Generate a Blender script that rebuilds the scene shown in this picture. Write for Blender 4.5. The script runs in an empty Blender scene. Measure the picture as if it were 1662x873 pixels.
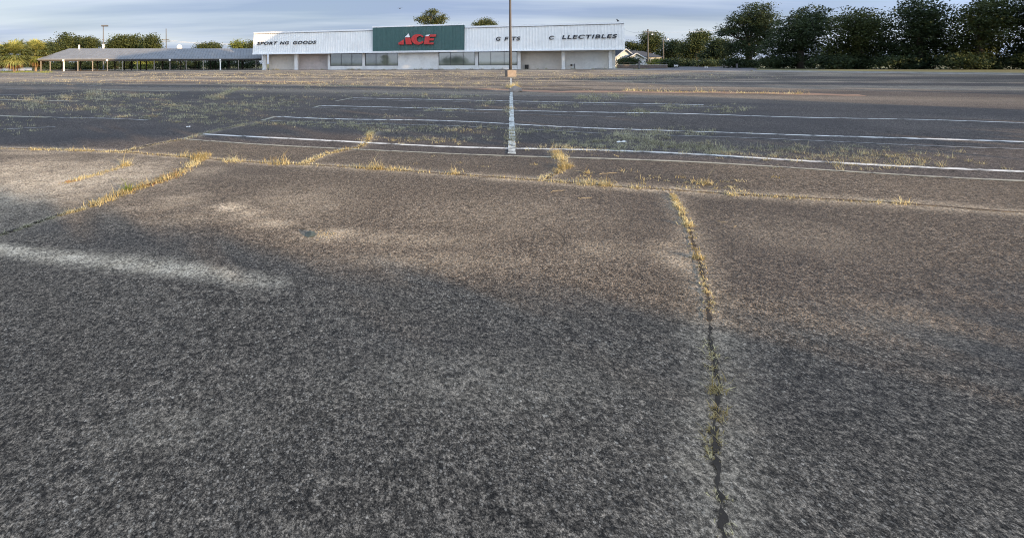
import bpy, bmesh, math, random
import numpy as np
from mathutils import Vector, Matrix
S = bpy.context.scene
C = S.collection
rad = math.radians

# ------------------------------------------------------------------ camera
W_PX, H_PX, F_PX = 1662.0, 873.0, 800.0      # photograph frame and focal length in its pixels
CX, CY, EYE, ROLL = 600.0, 103.0, 1.25, 0.006
cam_d = bpy.data.cameras.new('camera'); cam = bpy.data.objects.new('camera', cam_d); C.objects.link(cam)
cam_d.sensor_fit = 'HORIZONTAL'; cam_d.sensor_width = 36.0
cam_d.lens = F_PX/W_PX*36.0
cam_d.shift_x = (W_PX/2-CX)/W_PX
cam_d.shift_y = -(H_PX/2-CY)/W_PX
cam_d.clip_start = 0.05; cam_d.clip_end = 5000
cam.matrix_world = Matrix(((1, ROLL, 0, 0), (0, 0, -1, 0), (-ROLL, 1, 0, EYE), (0, 0, 0, 1)))
S.camera = cam

# ------------------------------------------------------------------ world, sun, exposure
SUN_EL, SUN_A = 11.0, 40.0                   # elevation; sun stands behind the camera, this far round to the right
w = bpy.data.worlds.new('World'); S.world = w; w.use_nodes = True
nt = w.node_tree; nt.nodes.clear()
def N(nt, t, **kw):
    n = nt.nodes.new(t)
    for k, v in kw.items():
        if k.startswith('i_'): n.inputs[k[2:]].default_value = v
        else: setattr(n, k, v)
    return n
sky = N(nt, 'ShaderNodeTexSky', sky_type='NISHITA', sun_disc=False, sun_elevation=rad(SUN_EL),
        sun_rotation=rad(180-SUN_A), air_density=1.0, dust_density=1.2, ozone_density=1.2)
tc = N(nt, 'ShaderNodeTexCoord'); sep = N(nt, 'ShaderNodeSeparateXYZ')
nt.links.new(tc.outputs['Generated'], sep.inputs[0])
zz = N(nt, 'ShaderNodeMath', operation='ADD'); zz.inputs[1].default_value = 0.09
zm = N(nt, 'ShaderNodeMath', operation='MAXIMUM'); zm.inputs[1].default_value = 0.0
nt.links.new(sep.outputs['Z'], zm.inputs[0]); nt.links.new(zm.outputs[0], zz.inputs[0])
dx = N(nt, 'ShaderNodeMath', operation='DIVIDE'); dy = N(nt, 'ShaderNodeMath', operation='DIVIDE')
nt.links.new(sep.outputs['X'], dx.inputs[0]); nt.links.new(zz.outputs[0], dx.inputs[1])
nt.links.new(sep.outputs['Y'], dy.inputs[0]); nt.links.new(zz.outputs[0], dy.inputs[1])
cmb = N(nt, 'ShaderNodeCombineXYZ'); nt.links.new(dx.outputs[0], cmb.inputs[0]); nt.links.new(dy.outputs[0], cmb.inputs[1])
mp = N(nt, 'ShaderNodeMapping'); mp.inputs['Scale'].default_value = (0.34, 0.50, 1); mp.inputs['Location'].default_value = (1.3, 0.4, 0)
mp.inputs['Rotation'].default_value = (0, 0, rad(12))
nt.links.new(cmb.outputs[0], mp.inputs['Vector'])
n1 = N(nt, 'ShaderNodeTexNoise'); n1.inputs['Scale'].default_value = 1.1; n1.inputs['Detail'].default_value = 7; n1.inputs['Roughness'].default_value = 0.55
n1.inputs['Distortion'].default_value = 0.9
nt.links.new(mp.outputs[0], n1.inputs['Vector'])
rp = N(nt, 'ShaderNodeValToRGB')
rp.color_ramp.elements[0].position = 0.36; rp.color_ramp.elements[0].color = (0.72, 0.72, 0.72, 1)
rp.color_ramp.elements[1].position = 0.68; rp.color_ramp.elements[1].color = (0.92, 0.92, 0.92, 1)
nt.links.new(n1.outputs['Fac'], rp.inputs[0])
# second, larger noise: cloud tone from lilac grey to pale
n2 = N(nt, 'ShaderNodeTexNoise'); n2.inputs['Scale'].default_value = 0.9; n2.inputs['Detail'].default_value = 5
mp2 = N(nt, 'ShaderNodeMapping'); mp2.inputs['Scale'].default_value = (0.25, 0.8, 1); mp2.inputs['Location'].default_value = (7.1, 2.4, 0)
nt.links.new(cmb.outputs[0], mp2.inputs['Vector']); nt.links.new(mp2.outputs[0], n2.inputs['Vector'])
rp2 = N(nt, 'ShaderNodeValToRGB')
rp2.color_ramp.elements[0].position = 0.40; rp2.color_ramp.elements[0].color = (3.1, 3.95, 5.85, 1)
rp2.color_ramp.elements[1].position = 0.63; rp2.color_ramp.elements[1].color = (5.9, 6.65, 7.9, 1)
nt.links.new(n2.outputs['Fac'], rp2.inputs[0])
mix = N(nt, 'ShaderNodeMix', data_type='RGBA')
nt.links.new(rp.outputs[0], mix.inputs[0]); nt.links.new(sky.outputs[0], mix.inputs[6]); nt.links.new(rp2.outputs[0], mix.inputs[7])
# clouds on the sunset side of the sky are lit through and brighter
dt = N(nt, 'ShaderNodeVectorMath', operation='DOT_PRODUCT'); dt.inputs[1].default_value = (math.sin(rad(SUN_A)), -math.cos(rad(SUN_A)), .35)
nt.links.new(tc.outputs['Generated'], dt.inputs[0])
mr = N(nt, 'ShaderNodeMapRange', interpolation_type='SMOOTHSTEP'); mr.inputs['From Min'].default_value = -.35; mr.inputs['From Max'].default_value = .95
mr.inputs['To Min'].default_value = 1.30; mr.inputs['To Max'].default_value = 4.3
nt.links.new(dt.outputs['Value'], mr.inputs['Value'])
vs_ = N(nt, 'ShaderNodeVectorMath', operation='SCALE'); wm = N(nt, 'ShaderNodeMix', data_type='RGBA', blend_type='MULTIPLY'); wm.inputs[7].default_value = (.98, 1.0, 1.0, 1)
mr2 = N(nt, 'ShaderNodeMapRange'); mr2.inputs['From Min'].default_value = -.2; mr2.inputs['From Max'].default_value = .8
nt.links.new(dt.outputs['Value'], mr2.inputs['Value']); nt.links.new(mr2.outputs[0], wm.inputs[0]); nt.links.new(mix.outputs[2], wm.inputs[6])
nt.links.new(wm.outputs[2], vs_.inputs[0]); nt.links.new(mr.outputs[0], vs_.inputs['Scale'])
bg = N(nt, 'ShaderNodeBackground'); bg.inputs['Strength'].default_value = 0.054
nt.links.new(vs_.outputs[0], bg.inputs['Color'])
wo = N(nt, 'ShaderNodeOutputWorld'); nt.links.new(bg.outputs[0], wo.inputs[0])

a_, e_ = rad(SUN_A), rad(SUN_EL)
TO_SUN = Vector((math.sin(a_)*math.cos(e_), -math.cos(a_)*math.cos(e_), math.sin(e_)))
sl = bpy.data.lights.new('sun', 'SUN'); sl.energy = 5.0; sl.angle = rad(0.5); sl.color = (1.0, 0.69, 0.37)
so = bpy.data.objects.new('sun', sl); C.objects.link(so); so.rotation_euler = TO_SUN.to_track_quat('Z', 'Y').to_euler(); so.location = (0, 0, 60)
S.view_settings.view_transform = 'Standard'; S.view_settings.look = 'None'
S.view_settings.exposure = 0.8; S.view_settings.gamma = 1.0; S.view_settings.use_curve_mapping = False
S.cycles.max_bounces = 6; S.cycles.diffuse_bounces = 3; S.cycles.glossy_bounces = 3; S.cycles.transparent_max_bounces = 6
S.cycles.use_denoising = True; S.cycles.denoising_input_passes = 'RGB_ALBEDO_NORMAL'; S.cycles.denoising_prefilter = 'NONE'
S.cycles.filter_width = 1.05

# ------------------------------------------------------------------ survey helpers (photo measurements to metres on the site)
def ray(px, py):
    ix = (px-CX)/F_PX; iy = -(py-CY)/F_PX
    return ix+ROLL*iy, iy-ROLL*ix
def at(px, py, D):
    x, z = ray(px, py); return Vector((x*D, D, EYE+z*D))
def gd(px, py):
    x, z = ray(px, py); D = -EYE/z; return x*D, D
def zat(px, py, D): return at(px, py, D).z
ca, sa = math.cos(a_), math.sin(a_)
def ST(s, t): return (s*ca - t*sa, s*sa + t*ca)      # along / across the sun's heading, on the ground

# ------------------------------------------------------------------ mesh helpers
class MB:
    def __init__(s): s.v = []; s.f = []; s.m = []
    def add(s, vs, fs, mi=0):
        b = len(s.v); s.v += [tuple(p) for p in vs]
        s.f += [tuple(b+i for i in f) for f in fs]; s.m += [mi]*len(fs)
        return s
    def box(s, x0, x1, y0, y1, z0, z1, M=None, mi=0):
        vs = [Vector((x, y, z)) for z in (z0, z1) for y in (y0, y1) for x in (x0, x1)]
        if M: vs = [M @ v for v in vs]
        return s.add(vs, [(0, 2, 3, 1), (4, 5, 7, 6), (0, 1, 5, 4), (2, 6, 7, 3), (0, 4, 6, 2), (1, 3, 7, 5)], mi)
    def tube(s, pts, rs, n=8, mi=0, cap=True):
        pts = [Vector(p) for p in pts]
        if not hasattr(rs, '__len__'): rs = [rs]*len(pts)
        vs = []; fs = []
        for i, p in enumerate(pts):
            d = (pts[min(i+1, len(pts)-1)] - pts[max(i-1, 0)]).normalized()
            up = Vector((1, 0, 0)) if abs(d.x) < 0.8 else Vector((0, 1, 0))
            a = d.cross(up).normalized(); b = d.cross(a)
            for k in range(n):
                t = 2*math.pi*k/n; vs.append(p + (a*math.cos(t)+b*math.sin(t))*rs[i])
        for i in range(len(pts)-1):
            for k in range(n):
                k2 = (k+1) % n
                fs.append((i*n+k, i*n+k2, (i+1)*n+k2, (i+1)*n+k))
        if cap: fs.append(tuple(range(n-1, -1, -1))); fs.append(tuple(range((len(pts)-1)*n, len(pts)*n)))
        return s.add(vs, fs, mi)
    def prism(s, poly, h, M, mi=0, mi_side=None):       # poly in local xy, extruded along local z from 0 to h
        n = len(poly)
        vs = [M @ Vector((p[0], p[1], 0)) for p in poly] + [M @ Vector((p[0], p[1], h)) for p in poly]
        s.add(vs, [tuple(range(n-1, -1, -1)), tuple(range(n, 2*n))], mi)
        return s.add(vs, [(i, (i+1) % n, n+(i+1) % n, n+i) for i in range(n)], mi if mi_side is None else mi_side)
    def build(s, name, mats, parent=None, smooth=False):
        me = bpy.data.meshes.new(name)
        me.from_pydata(s.v, [], s.f); 
        for m in (mats if isinstance(mats, (list, tuple)) else [mats]): me.materials.append(m)
        me.polygons.foreach_set('material_index', s.m)
        if smooth: me.polygons.foreach_set('use_smooth', [True]*len(s.f))
        me.update()
        o = bpy.data.objects.new(name, me); C.objects.link(o)
        if parent: o.parent = parent
        return o
def tag(o, label=None, cat=None, group=None, kind=None):
    if label: o['label'] = label
    if cat: o['category'] = cat
    if group: o['group'] = group
    if kind: o['kind'] = kind
    return o
def empty(name, loc=(0, 0, 0), rz=0):
    o = bpy.data.objects.new(name, None); C.objects.link(o); o.location = loc; o.rotation_euler = (0, 0, rz); o.empty_display_size = .3
    return o
def quads_mesh(name, V, mat, parent=None, col=None):
    """V: (n,k,3) array of n polygons with k corners each."""
    n, k = V.shape[0], V.shape[1]
    me = bpy.data.meshes.new(name)
    me.vertices.add(n*k); me.vertices.foreach_set('co', V.astype(np.float32).ravel())
    me.loops.add(n*k); me.loops.foreach_set('vertex_index', np.arange(n*k, dtype=np.int32))
    me.polygons.add(n); me.polygons.foreach_set('loop_start', np.arange(0, n*k, k, dtype=np.int32))
    try: me.polygons.foreach_set('loop_total', np.full(n, k, dtype=np.int32))
    except Exception: pass
    if col is not None:
        at_ = me.color_attributes.new('tint', 'FLOAT_COLOR', 'POINT')
        cc = np.ones((n, k, 4), np.float32); cc[:, :, :3] = col[:, None, :]
        at_.data.foreach_set('color', cc.ravel())
    me.materials.append(mat); me.update(); me.validate()
    o = bpy.data.objects.new(name, me); C.objects.link(o)
    if parent: o.parent = parent
    return o

# ------------------------------------------------------------------ materials
def mat(name, col, rough=.8, var=.12, scale=3.0, metal=0.0, bump=0.0, bscale=40, spec=.4, stain=None, stain_s=.6, stain_amt=.3):
    m = bpy.data.materials.new(name); m.use_nodes = True; t = m.node_tree; b = t.nodes['Principled BSDF']
    b.inputs['Roughness'].default_value = rough; b.inputs['Metallic'].default_value = metal; b.inputs['Specular IOR Level'].default_value = spec
    g = N(t, 'ShaderNodeNewGeometry')
    n = N(t, 'ShaderNodeTexNoise'); n.inputs['Scale'].default_value = scale; n.inputs['Detail'].default_value = 6
    t.links.new(g.outputs['Position'], n.inputs['Vector'])
    r = N(t, 'ShaderNodeValToRGB')
    r.color_ramp.elements[0].position = .3; r.color_ramp.elements[1].position = .7
    r.color_ramp.elements[0].color = (*[c*(1-var) for c in col], 1); r.color_ramp.elements[1].color = (*[min(1, c*(1+var)) for c in col], 1)
    t.links.new(n.outputs['Fac'], r.inputs[0]); out = r.outputs[0]
    if stain:
        n2 = N(t, 'ShaderNodeTexNoise'); n2.inputs['Scale'].default_value = stain_s; n2.inputs['Detail'].default_value = 8; n2.inputs['Roughness'].default_value = .65
        t.links.new(g.outputs['Position'], n2.inputs['Vector'])
        r2 = N(t, 'ShaderNodeValToRGB'); r2.color_ramp.elements[0].position = .5; r2.color_ramp.elements[1].position = .72
        r2.color_ramp.elements[1].color = (stain_amt,)*3+(1,)
        t.links.new(n2.outputs['Fac'], r2.inputs[0])
        mx = N(t, 'ShaderNodeMix', data_type='RGBA'); mx.inputs[7].default_value = (*stain, 1)
        t.links.new(r2.outputs[0], mx.inputs[0]); t.links.new(out, mx.inputs[6]); out = mx.outputs[2]
    t.links.new(out, b.inputs['Base Color'])
    if bump:
        n3 = N(t, 'ShaderNodeTexNoise'); n3.inputs['Scale'].default_value = bscale; n3.inputs['Detail'].default_value = 4
        t.links.new(g.outputs['Position'], n3.inputs['Vector'])
        bp = N(t, 'ShaderNodeBump'); bp.inputs['Strength'].default_value = bump; bp.inputs['Distance'].default_value = .02
        t.links.new(n3.outputs['Fac'], bp.inputs['Height']); t.links.new(bp.outputs[0], b.inputs['Normal'])
    return m
def leafmat(name, c0, c1, sc=.6, trans=.25):
    m = bpy.data.materials.new(name); m.use_nodes = True; t = m.node_tree; b = t.nodes['Principled BSDF']
    b.inputs['Roughness'].default_value = .65; b.inputs['Specular IOR Level'].default_value = .2
    g = N(t, 'ShaderNodeNewGeometry'); n = N(t, 'ShaderNodeTexNoise'); n.inputs['Scale'].default_value = sc; n.inputs['Detail'].default_value = 3
    t.links.new(g.outputs['Position'], n.inputs['Vector'])
    w_ = N(t, 'ShaderNodeTexWhiteNoise', noise_dimensions='1D'); t.links.new(g.outputs['Random Per Island'], w_.inputs['W'])
    ad = N(t, 'ShaderNodeMath', operation='MULTIPLY_ADD'); ad.inputs[1].default_value = .35
    t.links.new(w_.outputs['Value'], ad.inputs[0]); 
    sb = N(t, 'ShaderNodeMath', operation='SUBTRACT'); sb.inputs[1].default_value = .17
    t.links.new(n.outputs['Fac'], sb.inputs[0]); t.links.new(sb.outputs[0], ad.inputs[2])
    r = N(t, 'ShaderNodeValToRGB'); r.color_ramp.elements[0].position = .3; r.color_ramp.elements[1].position = .72
    r.color_ramp.elements[0].color = (*c0, 1); r.color_ramp.elements[1].color = (*c1, 1)
    t.links.new(ad.outputs[0], r.inputs[0]); t.links.new(r.outputs[0], b.inputs['Base Color'])
    tr = N(t, 'ShaderNodeBsdfTranslucent'); t.links.new(r.outputs[0], tr.inputs['Color'])
    ms = N(t, 'ShaderNodeMixShader'); ms.inputs[0].default_value = trans
    o = t.nodes['Material Output']
    t.links.new(b.outputs[0], ms.inputs[1]); t.links.new(tr.outputs[0], ms.inputs[2]); t.links.new(ms.outputs[0], o.inputs['Surface'])
    return m
M_white = mat('white_metal', (.75, .745, .70), .5, .04, 2, stain=(.50, .49, .46), stain_s=.35, stain_amt=.35)
M_trim = mat('white_trim', (.80, .81, .80), .5, .03, 3)
M_green = mat('green_metal', (.050, .112, .102), .5, .10, 2, stain=(.08, .13, .12), stain_s=.5, stain_amt=.5)
M_stucco = mat('white_stucco', (.70, .69, .65), .9, .05, 3, bump=.3, bscale=30, stain=(.42, .40, .36), stain_s=.5, stain_amt=.5)
M_tanwall = mat('tan_block', (.66, .60, .52), .9, .06, 2, bump=.3, bscale=20, stain=(.48, .43, .37), stain_s=.6, stain_amt=.5)
M_redtan = mat('pinkish_block', (.58, .50, .46), .9, .06, 2, bump=.3, bscale=20, stain=(.28, .25, .22), stain_s=.6, stain_amt=.5)
M_black = mat('black_letter', (.016, .017, .022), .5, .1, 5)
M_red = mat('red_plastic', (.50, .035, .03), .45, .12, 2, stain=(.40, .10, .09), stain_s=1.2, stain_amt=.5)
M_redside = mat('dark_red_return', (.07, .012, .014), .6, .1, 3)
M_dark = mat('dark_frame', (.03, .03, .03), .5, .1, 5)
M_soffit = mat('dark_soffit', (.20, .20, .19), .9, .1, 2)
M_galv = mat('weathered_roof_metal', (.165, .175, .185), .55, .14, .8, stain=(.19, .185, .17), stain_s=.5, stain_amt=.6)
M_roofing = mat('flat_roof_gravel', (.35, .34, .32), .9, .1, 2)
M_post = mat('weathered_post', (.23, .205, .17), .85, .18, 3)
M_dkwood = mat('dark_timber', (.05, .045, .04), .9, .2, 3)
M_whitep = mat('white_post_paint', (.74, .73, .68), .6, .08, 3)
M_house = mat('house_paint', (.46, .47, .46), .8, .06, 2)
M_pole = mat('rusty_steel_pole', (.078, .074, .072), .8, .2, 2.5, stain=(.095, .068, .055), stain_s=1.5, stain_amt=.6)
M_grypole = mat('grey_steel_pole', (.10, .10, .105), .6, .12, 2)
M_wood = mat('old_pole_wood', (.085, .082, .075), .9, .2, 2)
M_conc = mat('warm_concrete', (.25, .21, .175), .9, .12, 4, bump=.3, bscale=30)
M_kerb = mat('kerb_concrete', (.42, .40, .36), .9, .12, 2)
M_brick = mat('brown_brick', (.13, .105, .092), .9, .25, 5)
M_shingle = mat('dark_shingle', (.04, .045, .055), .9, .25, 6)
M_bark = mat('bark', (.10, .08, .065), .95, .25, 4)
M_palmtrunk = mat('palm_trunk', (.27, .21, .155), .95, .2, 6)
M_soil = mat('crack_soil', (.12, .088, .058), .95, .35, 9)
M_crack = mat('open_crack', (.038, .030, .022), .97, .4, 14)
M_redsoil = mat('red_clay_soil', (.22, .14, .095), .95, .3, 2.5)
M_wire = mat('wire', (.42, .44, .46), .6, .05, 2)
L_oak = leafmat('oak_leaf', (.026, .040, .014), (.088, .105, .035), .5)
L_dark = leafmat('dark_leaf', (.020, .034, .018), (.062, .085, .034), .5)
L_bright = leafmat('bright_leaf', (.10, .13, .03), (.25, .27, .07), .5)
L_pine = leafmat('pine_needles', (.042, .062, .026), (.13, .14, .05), .5)
L_palm = leafmat('palm_frond', (.10, .125, .03), (.36, .36, .125), .8)
L_dead = leafmat('dead_frond', (.20, .12, .06), (.38, .25, .13), .8)
L_gold = leafmat('dry_grass', (.33, .25, .10), (.76, .68, .40), 2.0, .3)
L_rust = leafmat('rust_grass', (.30, .11, .035), (.46, .24, .09), 2.0, .3)
L_weed = leafmat('olive_weed', (.27, .25, .155), (.55, .51, .33), 1.5, .3)
L_tan = leafmat('bleached_grass', (.28, .25, .16), (.56, .51, .36), 1.5, .3)
L_grn = leafmat('green_weed', (.13, .17, .03), (.34, .36, .08), 2.0, .3)

# glass that shows dim interior and mirrors the evening sky
M_glass = bpy.data.materials.new('shop_glass'); M_glass.use_nodes = True
_b = M_glass.node_tree.nodes['Principled BSDF']
_n = N(M_glass.node_tree, 'ShaderNodeTexNoise'); _n.inputs['Scale'].default_value = .35; _n.inputs['Detail'].default_value = 4
_g = N(M_glass.node_tree, 'ShaderNodeNewGeometry'); M_glass.node_tree.links.new(_g.outputs['Position'], _n.inputs['Vector'])
_r = N(M_glass.node_tree, 'ShaderNodeValToRGB'); _r.color_ramp.elements[0].position = .3; _r.color_ramp.elements[1].position = .7
_r.color_ramp.elements[0].color = (.06, .075, .06, 1); _r.color_ramp.elements[1].color = (.15, .17, .135, 1)
M_glass.node_tree.links.new(_n.outputs['Fac'], _r.inputs[0]); M_glass.node_tree.links.new(_r.outputs[0], _b.inputs['Base Color'])
_b.inputs['Roughness'].default_value = .04; _b.inputs['IOR'].default_value = 2.3

# ------------------------------------------------------------------ ground
LOT_Z = 0.0
rng = np.random.default_rng(7)
def gz(x, y):
    f = min(1, max(0, (15-y)/5)); f = f*f*(3-2*f)
    return f*(0.013*math.sin(.9*x+.5*y+1.0)+0.010*math.sin(.55*x-1.35*y+2.1)+0.007*math.sin(1.9*x+1.1*y))
# wear map: polylines and spots given by where they lie on the asphalt
def seg_dist(X, Y, pts):
    d = np.full(X.shape, 1e9)
    for (x0, y0), (x1, y1) in zip(pts[:-1], pts[1:]):
        vx, vy = x1-x0, y1-y0; L = vx*vx+vy*vy+1e-9
        t = np.clip(((X-x0)*vx+(Y-y0)*vy)/L, 0, 1)
        d = np.minimum(d, np.hypot(X-x0-t*vx, Y-y0-t*vy))
    return d
G = lambda *pp: [gd(*p) for p in pp]
JOINT = G((-160, 238), (0, 241), (110, 245), (200, 249), (330, 258), (430, 263), (500, 266), (575, 271), (640, 276), (740, 284), (830, 290), (900, 294), (1000, 301), (1100, 307), (1200, 314), (1330, 322), (1480, 333), (1700, 352))
CRACKS = {
 'left diagonal': G((-40, 394), (0, 383), (40, 370), (80, 357), (145, 340), (210, 313), (240, 304), (270, 295), (300, 275), (320, 262), (336, 250)),
 'left upper': G((200, 249), (250, 237), (300, 228), (330, 219), (358, 210), (400, 201), (425, 196)),
 'middle': G((492, 265), (505, 259), (530, 248), (560, 242), (585, 237), (596, 228), (600, 219), (612, 212), (625, 211)),
 'centre right': G((902, 247), (910, 258), (920, 270), (905, 280), (885, 291)),
 'right': G((1085, 308), (1096, 322), (1107, 342), (1114, 356), (1121, 372), (1126, 392), (1132, 412), (1138, 430), (1141, 445), (1150, 480), (1152, 540), (1166, 620), (1160, 720), (1175, 900)),
}
def axis(lo, hi, fine_lo, fine_hi, step, grow):
    a = [fine_lo]; 
    while a[-1] < fine_hi: a.append(a[-1]+step)
    s = step
    while a[-1] < hi: s *= grow; a.append(min(hi, a[-1]+s))
    b = []; p = fine_lo; s = step
    while p > lo: s *= grow; p = max(lo, p-s); b.append(p)
    return np.array(b[::-1]+a)
xs = axis(-140, 75, -7.5, 9, .07, 1.09); ys = axis(-60, 135, 0.6, 11, .07, 1.06)
X, Y = np.meshgrid(xs, ys)
def vnoise(X, Y, sc, seed):
    r = np.random.default_rng(seed).random((256, 256)); x = X*sc+1000; y = Y*sc+1000
    xi = np.floor(x).astype(int); yi = np.floor(y).astype(int); fx = x-xi; fy = y-yi
    fx = fx*fx*(3-2*fx); fy = fy*fy*(3-2*fy)
    g = lambda i, j: r[i % 256, j % 256]
    return (g(xi, yi)*(1-fx)+g(xi+1, yi)*fx)*(1-fy)+(g(xi, yi+1)*(1-fx)+g(xi+1, yi+1)*fx)*fy
def fbm(X, Y, sc, seed): return sum(vnoise(X, Y, sc*2**k, seed+k)*.5**(k+1) for k in range(4))/.9375
nz = fbm(X, Y, .8, 3); nz2 = fbm(X, Y, 3.5, 11)
dust = np.zeros_like(X)
def spot(px, py, rx, ry, amp):
    global dust
    x, y = gd(px, py); D = y
    wx = rx/F_PX*D; wy = ry/1000*D*D
    q = ((X-x)/wx)**2+((Y-y)/wy)**2
    dust = np.maximum(dust, amp*np.exp(-q*(.6+.9*nz2)))
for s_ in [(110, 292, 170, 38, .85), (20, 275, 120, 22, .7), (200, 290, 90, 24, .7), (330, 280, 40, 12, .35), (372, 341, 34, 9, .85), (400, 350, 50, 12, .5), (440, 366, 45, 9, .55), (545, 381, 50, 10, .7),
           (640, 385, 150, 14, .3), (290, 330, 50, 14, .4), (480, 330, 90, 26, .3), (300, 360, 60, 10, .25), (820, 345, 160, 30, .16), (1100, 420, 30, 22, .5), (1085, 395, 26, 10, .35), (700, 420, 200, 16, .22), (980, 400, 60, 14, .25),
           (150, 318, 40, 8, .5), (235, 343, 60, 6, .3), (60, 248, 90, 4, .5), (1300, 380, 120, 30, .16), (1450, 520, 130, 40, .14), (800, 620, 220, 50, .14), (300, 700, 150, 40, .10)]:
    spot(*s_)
stripe = G((-40, 398), (0, 405), (60, 414), (110, 420), (200, 430), (290, 440), (380, 452), (450, 463))
ds = seg_dist(X, Y, stripe)
dust = np.maximum(dust, np.clip(1.25-ds/(.05+.09*nz), 0, 1)*np.clip(.25+1.2*nz2, 0, 1)*np.clip((.35-X)*.75, 0, 1))
dj = seg_dist(X, Y, JOINT)
dust = np.maximum(dust, .55*np.exp(-(dj/.16)**2)*(.4+nz2))
for k, p in CRACKS.items(): dust = np.maximum(dust, .4*np.exp(-(seg_dist(X, Y, p)/.10)**2)*(.3+nz2))
far = np.clip((Y-24)/30, 0, 1); far = far*far*(3-2*far)
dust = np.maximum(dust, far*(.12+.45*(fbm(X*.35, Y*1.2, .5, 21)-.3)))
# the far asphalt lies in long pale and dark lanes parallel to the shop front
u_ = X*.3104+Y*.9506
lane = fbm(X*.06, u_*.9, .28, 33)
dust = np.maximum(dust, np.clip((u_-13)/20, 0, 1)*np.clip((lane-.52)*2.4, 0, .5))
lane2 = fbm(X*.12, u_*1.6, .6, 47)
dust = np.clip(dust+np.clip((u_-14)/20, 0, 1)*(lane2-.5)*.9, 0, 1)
# worn coarse band in front of the joint, smoother dark sealer beyond it
jy = np.interp(X, [p[0] for p in JOINT], [p[1] for p in JOINT])
EDGE = G((-160, 238), (0, 241), (200, 249), (292, 229), (297, 228), (1700, 294))
jy = np.interp(X, [p[0] for p in EDGE], [p[1] for p in EDGE])
worn = np.clip((jy-Y)/.12+.5, 0, 1)
Z = np.vectorize(gz)(X, Y)
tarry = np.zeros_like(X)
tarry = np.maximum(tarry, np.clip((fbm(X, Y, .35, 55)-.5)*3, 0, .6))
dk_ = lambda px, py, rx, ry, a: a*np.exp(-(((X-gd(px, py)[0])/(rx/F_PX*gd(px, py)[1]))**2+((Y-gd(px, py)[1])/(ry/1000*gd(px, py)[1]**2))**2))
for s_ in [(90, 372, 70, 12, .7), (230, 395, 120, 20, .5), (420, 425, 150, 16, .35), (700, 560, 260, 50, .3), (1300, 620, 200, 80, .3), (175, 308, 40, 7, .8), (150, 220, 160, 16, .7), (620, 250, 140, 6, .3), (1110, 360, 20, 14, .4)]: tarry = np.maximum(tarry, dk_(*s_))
def kerb_x(y): return np.interp(y, [10, 36, 62, 85, 112, 140], [63, 55, 46.5, 39, 30, 22])
inside = (X < kerb_x(Y)+.0)
ny, nx = X.shape
idx = np.arange(nx*ny).reshape(ny, nx)
q = np.stack([idx[:-1, :-1], idx[:-1, 1:], idx[1:, 1:], idx[1:, :-1]], -1).reshape(-1, 4)
Xc = X.copy(); ov = X > kerb_x(Y); Xc[ov] = kerb_x(Y)[ov]                  # sheet stops at the kerb
keep = ~(ov[:-1, :-1] & ov[1:, :-1]).ravel(); q = q[keep]
me = bpy.data.meshes.new('parking_lot'); me.from_pydata(np.stack([Xc, Y, Z], -1).reshape(-1, 3).tolist(), [], q.tolist())
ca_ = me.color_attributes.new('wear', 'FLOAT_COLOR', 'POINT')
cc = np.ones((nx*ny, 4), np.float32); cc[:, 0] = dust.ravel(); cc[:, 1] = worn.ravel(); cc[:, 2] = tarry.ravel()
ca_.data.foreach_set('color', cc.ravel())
me.polygons.foreach_set('use_smooth', [True]*len(me.polygons))
lot = bpy.data.objects.new('parking_lot', me); C.objects.link(lot); lot['kind'] = 'structure'

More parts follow.
